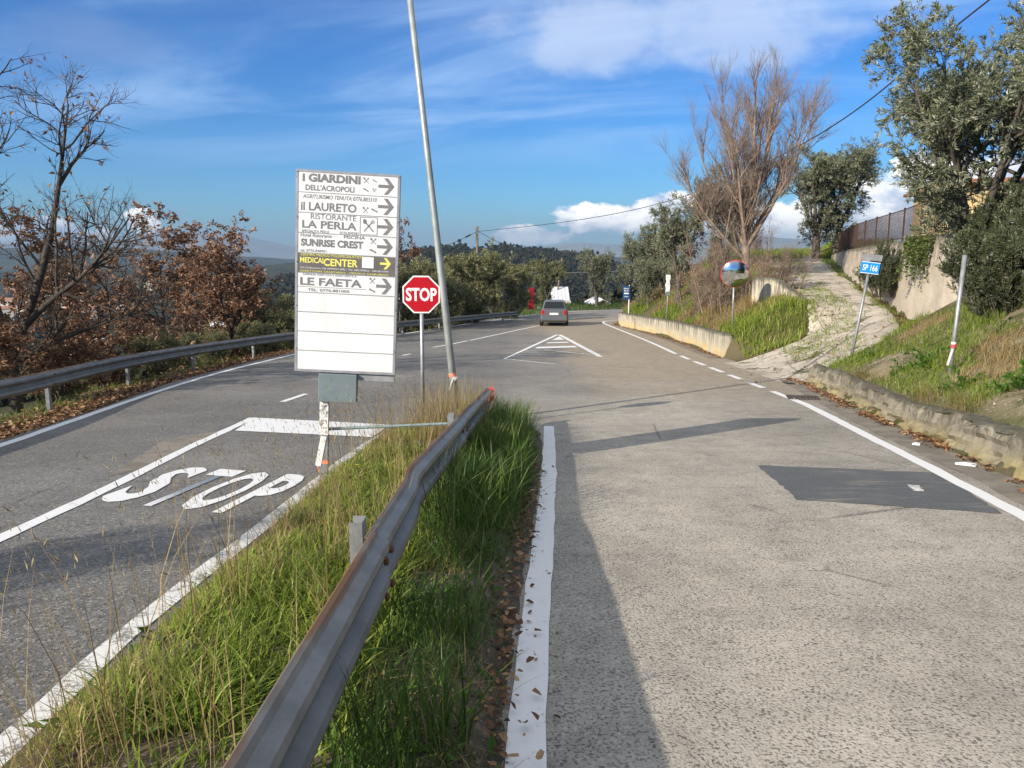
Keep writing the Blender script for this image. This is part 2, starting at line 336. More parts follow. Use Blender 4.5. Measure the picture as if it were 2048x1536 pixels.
    mk_leaf('grass_dark', [(0, (.035, .070, .012)), (.5, (.080, .150, .024)), (.85, (.150, .225, .045)), (1, (.38, .33, .16))], .40, .42)
    mk_leaf('grass_dry', [(0, (.16, .105, .045)), (.4, (.30, .215, .095)), (.8, (.44, .335, .155)), (1, (.22, .22, .07))], .30, .6)
    mk_leaf('litter_leaf', [(0, (.070, .034, .018)), (.45, (.165, .082, .040)), (.8, (.30, .165, .080)), (1, (.46, .30, .17))], .12, .7)
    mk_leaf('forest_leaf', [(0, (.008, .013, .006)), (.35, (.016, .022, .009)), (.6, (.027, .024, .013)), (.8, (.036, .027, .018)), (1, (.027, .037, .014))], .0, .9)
    mk_leaf('flower_yellow', [(0, (.75, .52, .02)), (1, (.85, .66, .04))], .2, .6)
    mk_leaf('stone_bits', [(0, (.20, .175, .135)), (.6, (.32, .285, .225)), (1, (.46, .43, .37))], .0, .9)
    mk('house_yellow', (.62, .47, .235), (.52, .39, .19), 1.2, .85, 0, .2, 30)
    mk('house_pink', (.50, .26, .17), (.43, .22, .145), 2, .85)
    mk('roof_tile', (.36, .17, .10), (.25, .12, .075), 3, .85)
    mk('roof_white', (.62, .63, .65), (.52, .53, .55), 2, .6)
    mk('brick_red', (.30, .125, .07), (.22, .095, .055), 5, .9)
    mk('fence_rust', (.075, .042, .032), (.05, .032, .026), 12, .85)
    mk('cabinet_red', (.32, .018, .022), (.26, .016, .02), 5, .45)
    mk('house_wall', (.55, .51, .45), (.46, .43, .38), .3, .9)
    mk('house_wall_pink', (.50, .28, .20), (.44, .25, .18), .3, .9)
    mk('window_dark', (.03, .035, .04), (.02, .022, .025), 1, .15)
    m, nt, b, out = nodes('car_paint'); b.inputs['Base Color'].default_value = (.17, .18, .185, 1); b.inputs['Metallic'].default_value = .6; b.inputs['Roughness'].default_value = .3; b.inputs['Coat Weight'].default_value = .6
    m, nt, b, out = nodes('car_glass'); b.inputs['Base Color'].default_value = (.012, .015, .016, 1); b.inputs['Roughness'].default_value = .06
    mk('tyre', (.014, .014, .014), (.022, .022, .022), 20, .85)
    mk('tail_lamp', (.42, .010, .010), (.34, .01, .01), 8, .25)
    mk('mountain_rock', (.20, .195, .19), (.13, .14, .11), .002, .95)
    mk('iron_grate', (.075, .055, .045), (.045, .038, .035), 18, .85)
materials()

# ------------------------------------------------------------------ mesh helpers
def props(o, label=None, cat=None, group=None, kind=None):
    if label: o['label'] = label
    if cat: o['category'] = cat
    if group: o['group'] = group
    if kind: o['kind'] = kind
    return o
def npmesh(name, V, F, mat, parent=None, smooth=False, attrs=None, loc=None, mi=None):
    V = np.asarray(V, np.float32).reshape(-1, 3)
    me = bpy.data.meshes.new(name)
    if isinstance(F, np.ndarray): groups = [F]
    else: groups = [np.asarray(f) for f in F if len(f)]
    ls = np.concatenate([g.ravel() for g in groups]).astype(np.int32)
    tot = np.concatenate([np.full(len(g), g.shape[1], np.int32) for g in groups])
    st = np.concatenate([[0], np.cumsum(tot)[:-1]]).astype(np.int32)
    me.vertices.add(len(V)); me.vertices.foreach_set('co', V.ravel())
    me.loops.add(len(ls)); me.loops.foreach_set('vertex_index', ls)
    me.polygons.add(len(tot)); me.polygons.foreach_set('loop_start', st)
    me.polygons.foreach_set('use_smooth', np.full(len(tot), bool(smooth)))
    for mm in (mat if isinstance(mat, (list, tuple)) else [mat]): me.materials.append(MATS[mm])
    if mi is not None: me.polygons.foreach_set('material_index', np.asarray(mi, np.int32))
    for k, v in (attrs or {}).items():
        a = me.attributes.new(k, 'FLOAT', 'POINT'); a.data.foreach_set('value', np.asarray(v, np.float32))
    me.update(calc_edges=True); me.validate()
    o = bpy.data.objects.new(name, me); col.objects.link(o)
    if parent is not None: o.parent = parent
    if loc is not None: o.location = loc
    return o
class MB:
    def __init__(s): s.v = []; s.f = []; s.m = []; s.a = []
    def add(s, V, F, mi=0, a=None):
        n = len(s.v); s.v += [tuple(map(float, p)) for p in V]; s.f += [tuple(i + n for i in f) for f in F]; s.m += [mi] * len(F)
        s.a += list(a) if a is not None else [0.0] * len(V); return s
    def box(s, c, d, mi=0, rot=None, taper=None):
        x, y, z = (q / 2 for q in d); V = [Vector((sx * x, sy * y, sz * z)) for sz in (-1, 1) for sy in (-1, 1) for sx in (-1, 1)]
        if taper: V = [Vector((v.x * (taper if v.z > 0 else 1), v.y * (taper if v.z > 0 else 1), v.z)) for v in V]
        if rot: Mx = Euler(rot).to_matrix(); V = [Mx @ v for v in V]
        V = [v + Vector(c) for v in V]
        return s.add(V, [(0, 2, 3, 1), (4, 5, 7, 6), (0, 1, 5, 4), (2, 6, 7, 3), (0, 4, 6, 2), (1, 3, 7, 5)], mi, [0, 0, 0, 0, 1, 1, 1, 1])
    def tube(s, pts, r, n=10, mi=0, caps=True):
        pts = [Vector(p) for p in pts]; r = r if isinstance(r, (list, tuple)) else [r] * len(pts); V = []; F = []
        for i, p in enumerate(pts):
            t = (pts[min(i + 1, len(pts) - 1)] - pts[max(i - 1, 0)]).normalized()
            ref = Vector((0, 0, 1)) if abs(t.z) < .9 else Vector((0, 1, 0)); u = t.cross(ref).normalized(); v = t.cross(u)
            V += [p + r[i] * (math.cos(2 * math.pi * k / n) * u + math.sin(2 * math.pi * k / n) * v) for k in range(n)]
        for i in range(len(pts) - 1):
            F += [(i * n + k, i * n + (k + 1) % n, (i + 1) * n + (k + 1) % n, (i + 1) * n + k) for k in range(n)]
        if caps: F += [tuple(range(n))[::-1], tuple((len(pts) - 1) * n + k for k in range(n))]
        return s.add(V, F, mi)
    def plate(s, poly, y0, y1, mi=0):       # polygon in x,z given a thickness along y
        n = len(poly); V = [(x, y0, z) for x, z in poly] + [(x, y1, z) for x, z in poly]
        F = [tuple(range(n)), tuple(range(2 * n - 1, n - 1, -1))] + [(i, i + n, (i + 1) % n + n, (i + 1) % n) for i in range(n)]
        return s.add(V, F, mi)
    def build(s, name, mats, parent=None, smooth=False, loc=None, bevel=0):
        me = bpy.data.meshes.new(name); me.from_pydata(s.v, [], s.f)
        for mm in (mats if isinstance(mats, (list, tuple)) else [mats]): me.materials.append(MATS[mm])
        me.polygons.foreach_set('material_index', s.m); me.polygons.foreach_set('use_smooth', [smooth] * len(s.f))
        a = me.attributes.new('v', 'FLOAT', 'POINT'); a.data.foreach_set('value', s.a); me.update()
        o = bpy.data.objects.new(name, me); col.objects.link(o)
        if parent is not None: o.parent = parent
        if loc is not None: o.location = loc
        if bevel:
            b = o.modifiers.new('bevel', 'BEVEL'); b.width = bevel; b.segments = 2; b.limit_method = 'ANGLE'
        return o
def empty(name, loc, label, cat, group=None, rot=(0, 0, 0)):
    o = bpy.data.objects.new(name, None); col.objects.link(o); o.location = loc; o.rotation_euler = rot; o.empty_display_size = .2
    return props(o, label, cat, group)
def copy_tree(o, parent=None):
    c = o.copy(); col.objects.link(c); c.parent = parent
    for ch in list(o.children): copy_tree(ch, c)
    return c
TS = [1.0, 1.0]
def text(body, w, h, cx, cz, y, mat, parent, bold=0.0, shear=0.0, name='lettering'):   # flat print filling a w x h box, facing -Y
    w *= TS[0]; h *= TS[1]
    cu = bpy.data.curves.new('t', 'FONT'); cu.body = body; cu.offset = bold; cu.shear = shear; cu.resolution_u = 3; cu.fill_mode = 'FRONT'
    o = bpy.data.objects.new('t', cu); col.objects.link(o); bpy.context.view_layer.update()
    me = bpy.data.meshes.new_from_object(o.evaluated_get(bpy.context.evaluated_depsgraph_get()))
    bpy.data.objects.remove(o); bpy.data.curves.remove(cu)
    n = len(me.vertices); co = np.empty(n * 3); me.vertices.foreach_get('co', co); co = co.reshape(-1, 3)
    a = co.min(0); b = co.max(0); q = np.zeros_like(co)
    q[:, 0] = cx + ((co[:, 0] - a[0]) / (b[0] - a[0]) - .5) * w; q[:, 2] = cz + ((co[:, 1] - a[1]) / (b[1] - a[1]) - .5) * h; q[:, 1] = y
    me.vertices.foreach_set('co', q.ravel().astype(np.float32)); me.materials.clear(); me.materials.append(MATS[mat]); me.update(); me.name = name
    t = bpy.data.objects.new(name, me); col.objects.link(t); t.parent = parent; return t
def grid_faces(nx, ny, off=0):              # nx columns fast
    i = np.arange((ny - 1) * nx).reshape(ny - 1, nx)[:, :-1].ravel() + off
    return np.stack([i, i + 1, i + nx + 1, i + nx], 1)
def resample(pts, step):
    p = np.asarray(pts, float); d = np.concatenate([[0], np.cumsum(np.linalg.norm(np.diff(p, axis=0), axis=1))])
    n = max(2, int(d[-1] / step) + 1); s = np.linspace(0, d[-1], n)
    return np.stack([np.interp(s, d, p[:, k]) for k in range(p.shape[1])], 1)
def smooth_line(pts, it=2):
    p = np.asarray(pts, float)
    for _ in range(it):
        q = [p[0]]
        for a, b in zip(p[:-1], p[1:]): q += [a * .75 + b * .25, a * .25 + b * .75]
        q.append(p[-1]); p = np.array(q)
    return p

# ------------------------------------------------------------------ ground sheet, reaching the horizon
def axis(lo, hi, step, far):
    a = list(np.arange(lo, hi + step * .5, step)); s = step
    while a[-1] < far: s *= 1.075; a.append(a[-1] + s)
    s = step
    b = []; x = lo
    while x > -far: s *= 1.075; x -= s; b.append(x)
    return np.array(b[::-1] + a)
gx = axis(-13, 19, .24, 9000); gy = axis(-3, 54, .24, 9000)
GX, GY = np.meshgrid(gx, gy); GZ = gz(GX, GY)
rad = np.hypot(GX, GY)
stony = sm(GX - XR(GY), .1, .6) * sm(GY, 18, 15) * sm(GX - XR(GY), 4, 2)
ground = npmesh('ground', np.stack([GX, GY, GZ], -1), grid_faces(len(gx), len(gy)), 'ground_soil', smooth=True,
                attrs={'far': sm(rad, 45, 120).ravel(), 'stony': stony.ravel()})
props(ground, kind='structure')
_gx0, _gy0 = gx, gy
def sheet_z(x, y): return gz(x, y)

# ------------------------------------------------------------------ road
ys = np.concatenate([np.arange(-30, 60, .4), np.arange(60, 76.1, .5)])
def road_left(y):
    return np.interp(y, [-40, -10, 0, 8, 12, 17.5, 23.5, 29, 37, 45, 50, 54.5, 58, 66, 71, 75.5, 77],
                        [-10, -3.4, -4.6, -6.45, -7.15, -7.95, -8.15, -7.55, -5.75, -3.4, -2.2, -1.1, 1.1, 5.2, 14, 40, 60])
def road_right(y):
    return np.interp(y, XRy, XRx) + .05
NC = 44
rl = road_left(ys); rr = np.maximum(road_right(ys), rl + .2); u = np.linspace(0, 1, NC)
RX = rl[:, None] + (rr - rl)[:, None] * u; RY = np.repeat(ys[:, None], NC, 1); RZ = zr(RY)
lx = RX + vnoise(RX, RY, 1.1, 5) * .5
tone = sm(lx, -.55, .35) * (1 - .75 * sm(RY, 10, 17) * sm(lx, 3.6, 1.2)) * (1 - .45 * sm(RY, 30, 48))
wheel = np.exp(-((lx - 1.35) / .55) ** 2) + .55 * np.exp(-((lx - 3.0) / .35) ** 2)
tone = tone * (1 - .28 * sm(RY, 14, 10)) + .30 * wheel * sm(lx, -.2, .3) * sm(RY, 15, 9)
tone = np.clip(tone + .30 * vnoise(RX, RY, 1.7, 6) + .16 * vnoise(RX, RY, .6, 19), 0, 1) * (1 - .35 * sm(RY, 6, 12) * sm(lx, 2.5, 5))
tan = sm(RY + vnoise(RX, RY, 2, 8) * 4, 13, 19) * sm(lx, 1.2 , 2.6) * sm(RY, 62, 50) * .8 + sm(RY, 36, 41) * sm(RY, 55, 50) * sm(lx, -.2, 1.2) * .5
tan = np.clip(tan, 0, .8)
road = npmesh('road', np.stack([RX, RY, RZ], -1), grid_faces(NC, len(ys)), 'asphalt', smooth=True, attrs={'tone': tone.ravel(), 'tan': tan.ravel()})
props(road, kind='structure')
def strip(name, left, right, mat, off=.005, kind='structure', zf=zr):
    L = np.asarray(left, float); Rr = np.asarray(right, float)
    V = np.concatenate([np.stack([L[:, 0], L[:, 1], zf(L[:, 1]) + off], 1), np.stack([Rr[:, 0], Rr[:, 1], zf(Rr[:, 1]) + off], 1)])
    n = len(L); i = np.arange(n - 1)
    o = npmesh(name, V, np.stack([i, i + n, i + n + 1, i + 1], 1), mat)
    return props(o, kind=kind)
def ribbon(name, pts, width, mat='road_paint', off=.006, step=.3, ends=None):
    p = resample(pts, step); t = np.gradient(p, axis=0); t /= np.linalg.norm(t, axis=1)[:, None]; nrm = np.stack([-t[:, 1], t[:, 0]], 1)
    wd = np.broadcast_to(width, len(p))[:, None] if not np.iterable(width) else np.interp(np.linspace(0, 1, len(p)), np.linspace(0, 1, len(width)), width)[:, None]
    jl = 1 + .07 * rng.standard_normal((len(p), 1)); jr = 1 + .07 * rng.standard_normal((len(p), 1))
    return strip(name, p + nrm * wd / 2 * jl, p - nrm * wd / 2 * jr, mat, off)
def gp(*pp): return [G(x, y)[:2] for x, y in pp]
# soil of the traffic island, ragged along the painted line
def line_c(y): return np.interp(y, [.5, 2.45, 3.3, 4.05, 4.95, 6.48, 8.4, 11.4], [.02, .04, .08, .13, .20, .30, .42, .55])
yi = np.arange(-5, 11.75, .07); il = np.interp(yi, [-6, 2, 5, 9, 10.6, 11.6, 11.8], [-1.74, -1.74, -1.78, -1.80, -1.58, -.9, -.6]) + vnoise(yi, yi * 0, .3, 14) * .05
irr = np.where(yi < 9.8, line_c(yi) - .085, np.interp(yi, [9.8, 10.6, 11.4, 11.75], [.38, .40, .28, -.1])) + np.minimum(vnoise(yi, yi * 0, .25, 15) * .05 + vnoise(yi, yi * 0, .07, 16) * .03, .01); irr = np.maximum(irr, il + .02)
ni = 30; IX = il[:, None] + (irr - il)[:, None] * np.linspace(0, 1, ni); IY = np.repeat(yi[:, None], ni, 1); IZ = np.maximum(gz(IX, IY) + .012, zr(IY) + .004) + .012 * (vnoise(IX, IY, .12, 17) + .5); IZ[:, 0] = zr(yi) + .001; IZ[:, -1] = zr(yi) + .001
props(npmesh('traffic_island', np.stack([IX, IY, IZ], -1), grid_faces(ni, len(yi)), 'island_soil', smooth=True), kind='structure')
# edge lines
ribbon('edge_line', smooth_line([(.02, -6), (.02, .5)] + gp((1048, 1536), (1062, 1325), (1074, 1200), (1085, 1100), (1095, 1000), (1099, 920), (1098, 853))), .15)
ribbon('edge_line', smooth_line([(1.6, -8), (3.05, 0)] + gp((2048, 1034), (1800, 905), (1640, 820), (1545, 783))), [.15] * 6 + [.17, .14])
dash = gp((1526, 776), (1498, 766), (1482, 759), (1458, 750), (1446, 745), (1420, 735), (1410, 731), (1388, 723), (1378, 719), (1362, 712))
for a, b in zip(dash[0::2], dash[1::2]): ribbon('edge_dash', [a, b], .15)
ribbon('edge_line', smooth_line(gp((1352, 708), (1300, 684), (1260, 668), (1220, 652), (1203, 645)) + [(6.2, 50.2), (8.5, 52.6), (14, 56)]), .15)
ribbon('edge_line', smooth_line([(-5.0, 0), (-5.6, 4)] + gp((0, 893), (100, 857), (200, 822), (300, 788), (400, 756), (500, 729), (600, 706), (700, 686), (800, 669), (900, 653), (1000, 638), (1060, 630)) + [(4.4, 64), (11, 70)]), .15)
# stop lane
ribbon('lane_line', smooth_line([(-3.6, -4), (-3.62, 1)] + gp((0, 1078), (100, 1032), (200, 985), (300, 935), (400, 885), (505, 836))), .13)
ribbon('lane_line', smooth_line([(-1.8, -4), (-1.8, .5)] + gp((30, 1480), (200, 1312), (400, 1150), (520, 1060), (610, 985), (700, 910), (770, 868))), .13, 'worn_paint')
q4 = gp((510, 836), (780, 850), (745, 875), (470, 862))
strip('stop_bar', [q4[0], q4[3]], [q4[1], q4[2]], 'road_paint', .007)
for a, b in (((565, 804), (612, 788)), ((805, 711), (822, 708))): ribbon('lane_dash', gp(a, b), .12)
ribbon('lane_dash', gp((866, 695), (900, 689), (935, 682)), .12)
ribbon('lane_line', smooth_line(gp((940, 681), (1000, 668), (1060, 655), (1085, 650))), .12)
ribbon('lane_line', smooth_line([(0.9, 52.6), (-.4, 51.6), (-1.6, 50.0)]), .5)
# hatched triangle
ap = np.array([2.28, 36.9]); rc = np.array([2.95, 25.4]); lc = np.array([-.25, 24.6])
ribbon('hatch_line', [ap, rc], .19); ribbon('hatch_line', [ap + (-.1, 0), lc], [.16, .15, .14, .08])
def on(t, a=ap, b=None): return a + (b - a) * t
strip('hatch_bar', [on(.12, ap, lc) + (.18, 0), on(.30, ap, lc) + (.22, 0)], [on(.12, ap, rc) - (.16, 0), on(.30, ap, rc) - (.2, 0)], 'road_paint', .006)
for t0, t1 in ((.41, .455), (.60, .665)):
    strip('hatch_bar', [on(t0, ap, lc) + (.25, 0), on(t1, ap, lc) + (.25, 0)], [on(t0, ap, rc) - (.22, 0), on(t1, ap, rc) - (.22, 0)], 'road_paint', .006)
ribbon('hatch_line', [on(.66, ap, lc) + (.6, -.6), on(.94, ap, rc) - (.15, 0)], .10, 'worn_paint')
for k in range(4):
    a = on(.76 + .06 * k, ap, lc); ribbon('hatch_bar', [a + (.1, 0), a + (1.05 - .05 * k, .25)], .09, 'worn_paint')
ribbon('hatch_line', [lc, (.5, 23.7), (1.32, 22.8)], .10, 'worn_paint')
# STOP lettering on the lane, stretched along the direction of travel
def road_letter(ch, x0, x1, y0, y1):
    o = text(ch, 1, 1, 0, 0, 0, 'road_paint', None, .03, 0, 'stop_letter'); me = o.data; n = len(me.vertices)
    co = np.empty(n * 3); me.vertices.foreach_get('co', co); co = co.reshape(-1, 3); X = x0 + (co[:, 0] + .5) * (x1 - x0) + co[:, 2] * .16; Y = y0 + (co[:, 2] + .5) * (y1 - y0)
    Y = Y - (X + 3.6) / 1.45 * .50
    me.vertices.foreach_set('co', np.stack([X, Y, zr(Y) + .007], 1).ravel().astype(np.float32)); me.update(); props(o, kind='structure')
for ch, xa, xb in (('S', -3.60, -3.24), ('T', -3.17, -2.86), ('O', -2.82, -2.46), ('P', -2.38, -2.10)): road_letter(ch, xa, xb, 6.42, 8.05)
# dark patch, tan trench scar, drain
pq = gp((1515, 931), (1880, 946), (2004, 1028), (1595, 1000))
def patch_poly(name, P, mat, off):
    P = np.array(P); n = 18; e = []
    for a, b in zip(P, np.roll(P, -1, 0)):
        t = np.linspace(0, 1, n, endpoint=False)[:, None]; q = a + (b - a) * t; d = (b - a) / np.linalg.norm(b - a)
        e.append(q + np.array([-d[1], d[0]]) * (rng.standard_normal((n, 1)) * .010))
    e = np.concatenate(e); c = e.mean(0); V = np.concatenate([e, [c]]); V = np.stack([V[:, 0], V[:, 1], zr(V[:, 1]) + off], 1); k = len(e)
    F = np.stack([np.arange(k), (np.arange(k) + 1) % k, np.full(k, k)], 1)[:, ::-1]
    return props(npmesh(name, V, F, mat), kind='structure')
patch_poly('road_patch', pq, 'patch_asphalt', .004)
patch_poly('road_patch', gp((1815, 970), (1838, 972), (1846, 984), (1828, 983)), 'worn_paint', .0075)
patch_poly('road_scar', gp((210, 955), (330, 880), (440, 862), (455, 858), (330, 920), (300, 935)), 'gutter_concrete', .003)
# gutter strip along the right wall
yg = np.arange(-20, 18.6, .4)
gl = np.stack([np.interp(yg, [-20, 0, 7.2, 10.2, 13.9, 17.2, 18.6], [.35, 3.1, 4.55, 5.1, 5.72, 6.25, 6.5]) + rng.standard_normal(len(yg)) * .02, yg], 1)
gr = np.stack([XR(yg) + .06, yg], 1)
strip('gutter', gl, gr, 'gutter_concrete', .004)
yg = np.arange(24.8, 47, .5)
strip('gutter', np.stack([XR(yg) - np.interp(yg, [24, 30, 44, 48], [.55, .5, .35, .3]), yg], 1), np.stack([XR(yg) + .05, yg], 1), 'gutter_concrete', .004)
# drain cover lying in the gutter
d0 = G(1606, 797); dg = empty('drain_cover', (d0[0], d0[1], zr(d0[1]) + .006), 'rusty iron drain cover set in the concrete gutter', 'drain cover', rot=(0, 0, R(-12)))
b = MB()
for sx in (-1, 1): b.box((sx * .27, 0, .008), (.05, .46, .016)); b.box((0, sx * .205, .008), (.49, .05, .016))
b.build('frame', 'iron_grate', dg)
for k in range(8): MB().box((-.21 + .06 * k, 0, .006), (.03, .35, .012)).build('bar', 'iron_grate', dg)

# ------------------------------------------------------------------ driveway: broken concrete track
yd = np.arange(17.3, 44, .3)
dl_ = np.interp(yd, [17.2, 19, 22, 25, 29, 34, 44], [7.15, 7.3, 8.0, 9.6, 9.9, 11.0, 14.3]) + vnoise(yd, yd * 0, 1.2, 3) * .7
dr_ = np.interp(yd, [17.2, 18.2, 19.5, 21, 25, 32, 42, 44], [7.35, 8.5, 9.9, 10.9, 12.1, 13.7, 16.7, 17.4]) + vnoise(yd, yd * 0 + 3, 1.0, 4) * .5
n = 16; uu = np.linspace(0, 1, n); DX = dl_[:, None] + (dr_ - dl_)[:, None] * uu; DY = np.repeat(yd[:, None], n, 1)
DZ = gz(DX, DY) + .035 + .03 * vnoise(DX, DY, .6, 9)
DZ[:, 0] -= .08; DZ[:, -1] -= .08
props(npmesh('driveway', np.stack([DX, DY, DZ], -1), grid_faces(n, len(yd)), 'drive_concrete', smooth=True), kind='structure')
# apron joining the road
ya = np.arange(17.3, 23.5, .3); n = 8; AX = (XR(ya) - .45)[:, None] + (np.maximum(np.interp(ya, yd, dl_), XR(ya) + .6) + .6 - XR(ya) + .45)[:, None] * np.linspace(0, 1, n); AY = np.repeat(ya[:, None], n, 1)
AZ = np.maximum(gz(AX, AY) + .03, zr(AY) + .004)
props(npmesh('driveway_apron', np.stack([AX, AY, AZ], -1), grid_faces(n, len(ya)), 'drive_concrete', smooth=True), kind='structure')

# ------------------------------------------------------------------ walls
def wall_mesh(name, P, h, th, mat, parent=None, base=None, seg=.25, rough=.012, lean=0, sink=.25):
    """P plan points on the face; h heights at the points; body lies to the right of the direction of travel"""
    P = np.asarray(P, float); hh = np.asarray(h, float)
    d = np.concatenate([[0], np.cumsum(np.linalg.norm(np.diff(P, axis=0), axis=1))]); n = max(3, int(d[-1] / seg)); s = np.linspace(0, d[-1], n)
    p = np.stack([np.interp(s, d, P[:, 0]), np.interp(s, d, P[:, 1])], 1); H = np.interp(s, d, hh); z0 = base(p[:, 0], p[:, 1]) if base else zr(p[:, 1])
    t = np.gradient(p, axis=0); t /= np.linalg.norm(t, axis=1)[:, None]; nr = np.stack([t[:, 1], -t[:, 0]], 1)
    rows = [-sink, 0, .12, .25, .4, .55, .7, .85, .96, 1.0]; V = []; A = []
    for k, f in enumerate(rows):
        hz = np.where(f <= 0, f, f * H) if f <= 0 else f * H
        wob = (vnoise(s, s * 0 + f * 3, .45, 5) * 2 * rough + rng.standard_normal(n) * rough * .35)
        o = p + nr * (lean * f + wob + (.012 if f == 1 else 0))[:, None] if np.ndim(lean) == 0 else p
        V.append(np.column_stack([o, z0 + hz + (wob * .8 if f >= .96 else 0)])); A.append(np.full(n, max(f, 0)))
    for k, f in enumerate((1.0, -sink)):
        o = p + nr * (th + (rng.standard_normal(n) * rough)[:, None]); V.append(np.column_stack([o, z0 + (H if f == 1 else f)])); A.append(np.full(n, max(f, 0)))
    rws = len(V); V = np.concatenate(V); A = np.concatenate(A); F = grid_faces(n, rws)
    e0 = np.arange(rws) * n
    return npmesh(name, V, [F[:, ::-1], e0[None, :], (e0 + n - 1)[None, ::-1]], mat, parent, attrs={'v': A}, smooth=False)
# low parapet beyond the driveway, two cast lengths
wp = G(1445, 716); P1 = [(wp[0] - .02, wp[1]), (7.0, 29), (7.08, 33.5), (6.95, 37), (6.62, 41.0)]
par = empty('parapet_wall', (wp[0], wp[1], wp[2]), 'low streaked concrete parapet below the round traffic mirror', 'wall')
def under(o, par):                           # keep world coordinates for a part built in place
    o.parent = par; o.matrix_parent_inverse = Matrix.Translation(par.location).inverted() if par.rotation_euler[:] == (0, 0, 0) else par.matrix_basis.inverted(); return o
under(wall_mesh('long_wall_length', P1, [.80, .80, .80, .78, .78], .26, 'parapet_concrete', rough=.008), par)
under(wall_mesh('short_wall_length', [(6.57, 41.35), (6.3, 44.2), (6.32, 45.6)], [.78, .78, .78], .26, 'parapet_concrete', rough=.008), par)
under(wall_mesh('return_wall', [(wp[0] + .95, wp[1] + .25), (wp[0] + .26, wp[1] - .02)], [.36, .74], .25, 'parapet_concrete', rough=.01, seg=.12), par)
# rough kerb wall under the near bank
yk = np.arange(-6, 17.6, .6)
kw = wall_mesh('kerb_wall', np.stack([XR(yk) + vnoise(yk, yk * 0, 1.5, 7) * .07, yk], 1), .44 + vnoise(yk, yk * 0, 2.0, 8) * .12 - .12 * sm(yk, 9, 5), .28, 'rough_concrete', rough=.045, lean=.09, seg=.13)
props(kw, 'crumbling low concrete wall holding the weedy bank above the gutter', 'wall')
# tall plastered retaining wall beside the driveway
yw = [17.6, 18.6, 20, 22.5, 27, 32, 37, 42.5]; bz = [float(gz(wall_x(y) - .5, y)) for y in yw]
top = np.interp(yw, [17, 20, 24, 32, 38, 43], [2.25, 2.25, 2.05, 1.85, 1.7, 1.5])
rw = wall_mesh('retaining_wall', np.stack([wall_x(np.array(yw)) - .02, yw], 1), top - np.array(bz), .45, 'retaining_plaster', base=lambda x, y: np.interp(y, yw, bz), rough=.018, lean=.10, seg=.4, sink=.5)
props(rw, 'tall beige plastered retaining wall climbing beside the concrete driveway', 'wall')
# stub of old wall at the left edge of the driveway
sp0 = at(1532, 628, 27.5); sp1 = at(1547, 630, 25.8)
sw = wall_mesh('wall_stub', [(9.0, 28.4), (9.2, 27.2), (9.6, 26.2), (10.0, 25.4)], [1.15, 1.0, .6, .25], .2, 'parapet_concrete', base=lambda x, y: gz(x, y) - .25, rough=.03, seg=.15)
props(sw, 'broken end of an old concrete wall beside the driveway grass', 'wall')

# ------------------------------------------------------------------ guard rails
PROF = np.array([(0, .155), (.018, .148), (.030, .128), (.074, .108), (.082, .082), (.074, .056), (.028, .030), (.022, 0), (.028, -.030), (.074, -.056), (.082, -.082), (.074, -.108), (.030, -.128), (.018, -.148), (0, -.155)])
def beam(name, path, side, mat, parent, out=0.0, twist=0):
    """W profile swept along 3-D points; side=+1 faces right of travel"""
    p = np.asarray(path, float); t = np.gradient(p, axis=0); t[:, 2] *= 1; t /= np.linalg.norm(t, axis=1)[:, None]
    nr = np.stack([t[:, 1], -t[:, 0], 0 * t[:, 0]], 1) * side; nr /= np.linalg.norm(nr, axis=1)[:, None]
    k = len(PROF); V = []; A = []
    for j, (u_, v_) in enumerate(PROF): V.append(p + nr * (u_ + out) + np.array([0, 0, 1]) * v_); A.append(np.full(len(p), (v_ + .155) / .31))
    for j, (u_, v_) in list(enumerate(PROF))[::-1]: V.append(p + nr * (u_ + out - .005) + np.array([0, 0, 1]) * v_ * .985); A.append(np.full(len(p), (v_ + .155) / .31))
    V = np.stack(V, 1).reshape(-1, 3); A = np.stack(A, 1).ravel(); m2 = 2 * k; n = len(p)
    F = []
    for j in range(m2):
        i = np.arange(n - 1) * m2; F.append(np.stack([i + j, i + (j + 1) % m2, i + m2 + (j + 1) % m2, i + m2 + j], 1))
    for e in (0, (n - 1) * m2):
        for j in range(k - 1): F.append(np.array([[e + j, e + j + 1, e + m2 - 2 - j, e + m2 - 1 - j]]))
    F = np.concatenate(F); F = F if side > 0 else F[:, ::-1]
    return npmesh(name, V, F, mat, parent, smooth=False, attrs={'v': A})
def bolt(parent, p, d, mat='rust', r=.02):
    d = Vector(d).normalized(); p = Vector(p)
    return MB().tube([p, p + d * .012, p + d * .018], [r, r, r * .5], 8).build('bolt', mat, parent)
def cpost(parent, p, h, mat='galvanised', yaw=0, w_=.10, depth=.055, sink=.3, name='post'):
    b = MB(); z = p[2] + h / 2 - sink / 2; c, s_ = math.cos(yaw), math.sin(yaw)
    def bx(lx_, ly_, dx, dy): b.box((p[0] + lx_ * c - ly_ * s_, p[1] + lx_ * s_ + ly_ * c, z), (dx, dy, h + sink), rot=(0, 0, yaw))
    bx(0, 0, .006, w_); bx(-depth / 2 - .003, w_ / 2 - .003, depth, .006); bx(-depth / 2 - .003, -w_ / 2 + .003, depth, .006)
    return b.build(name, mat, parent)
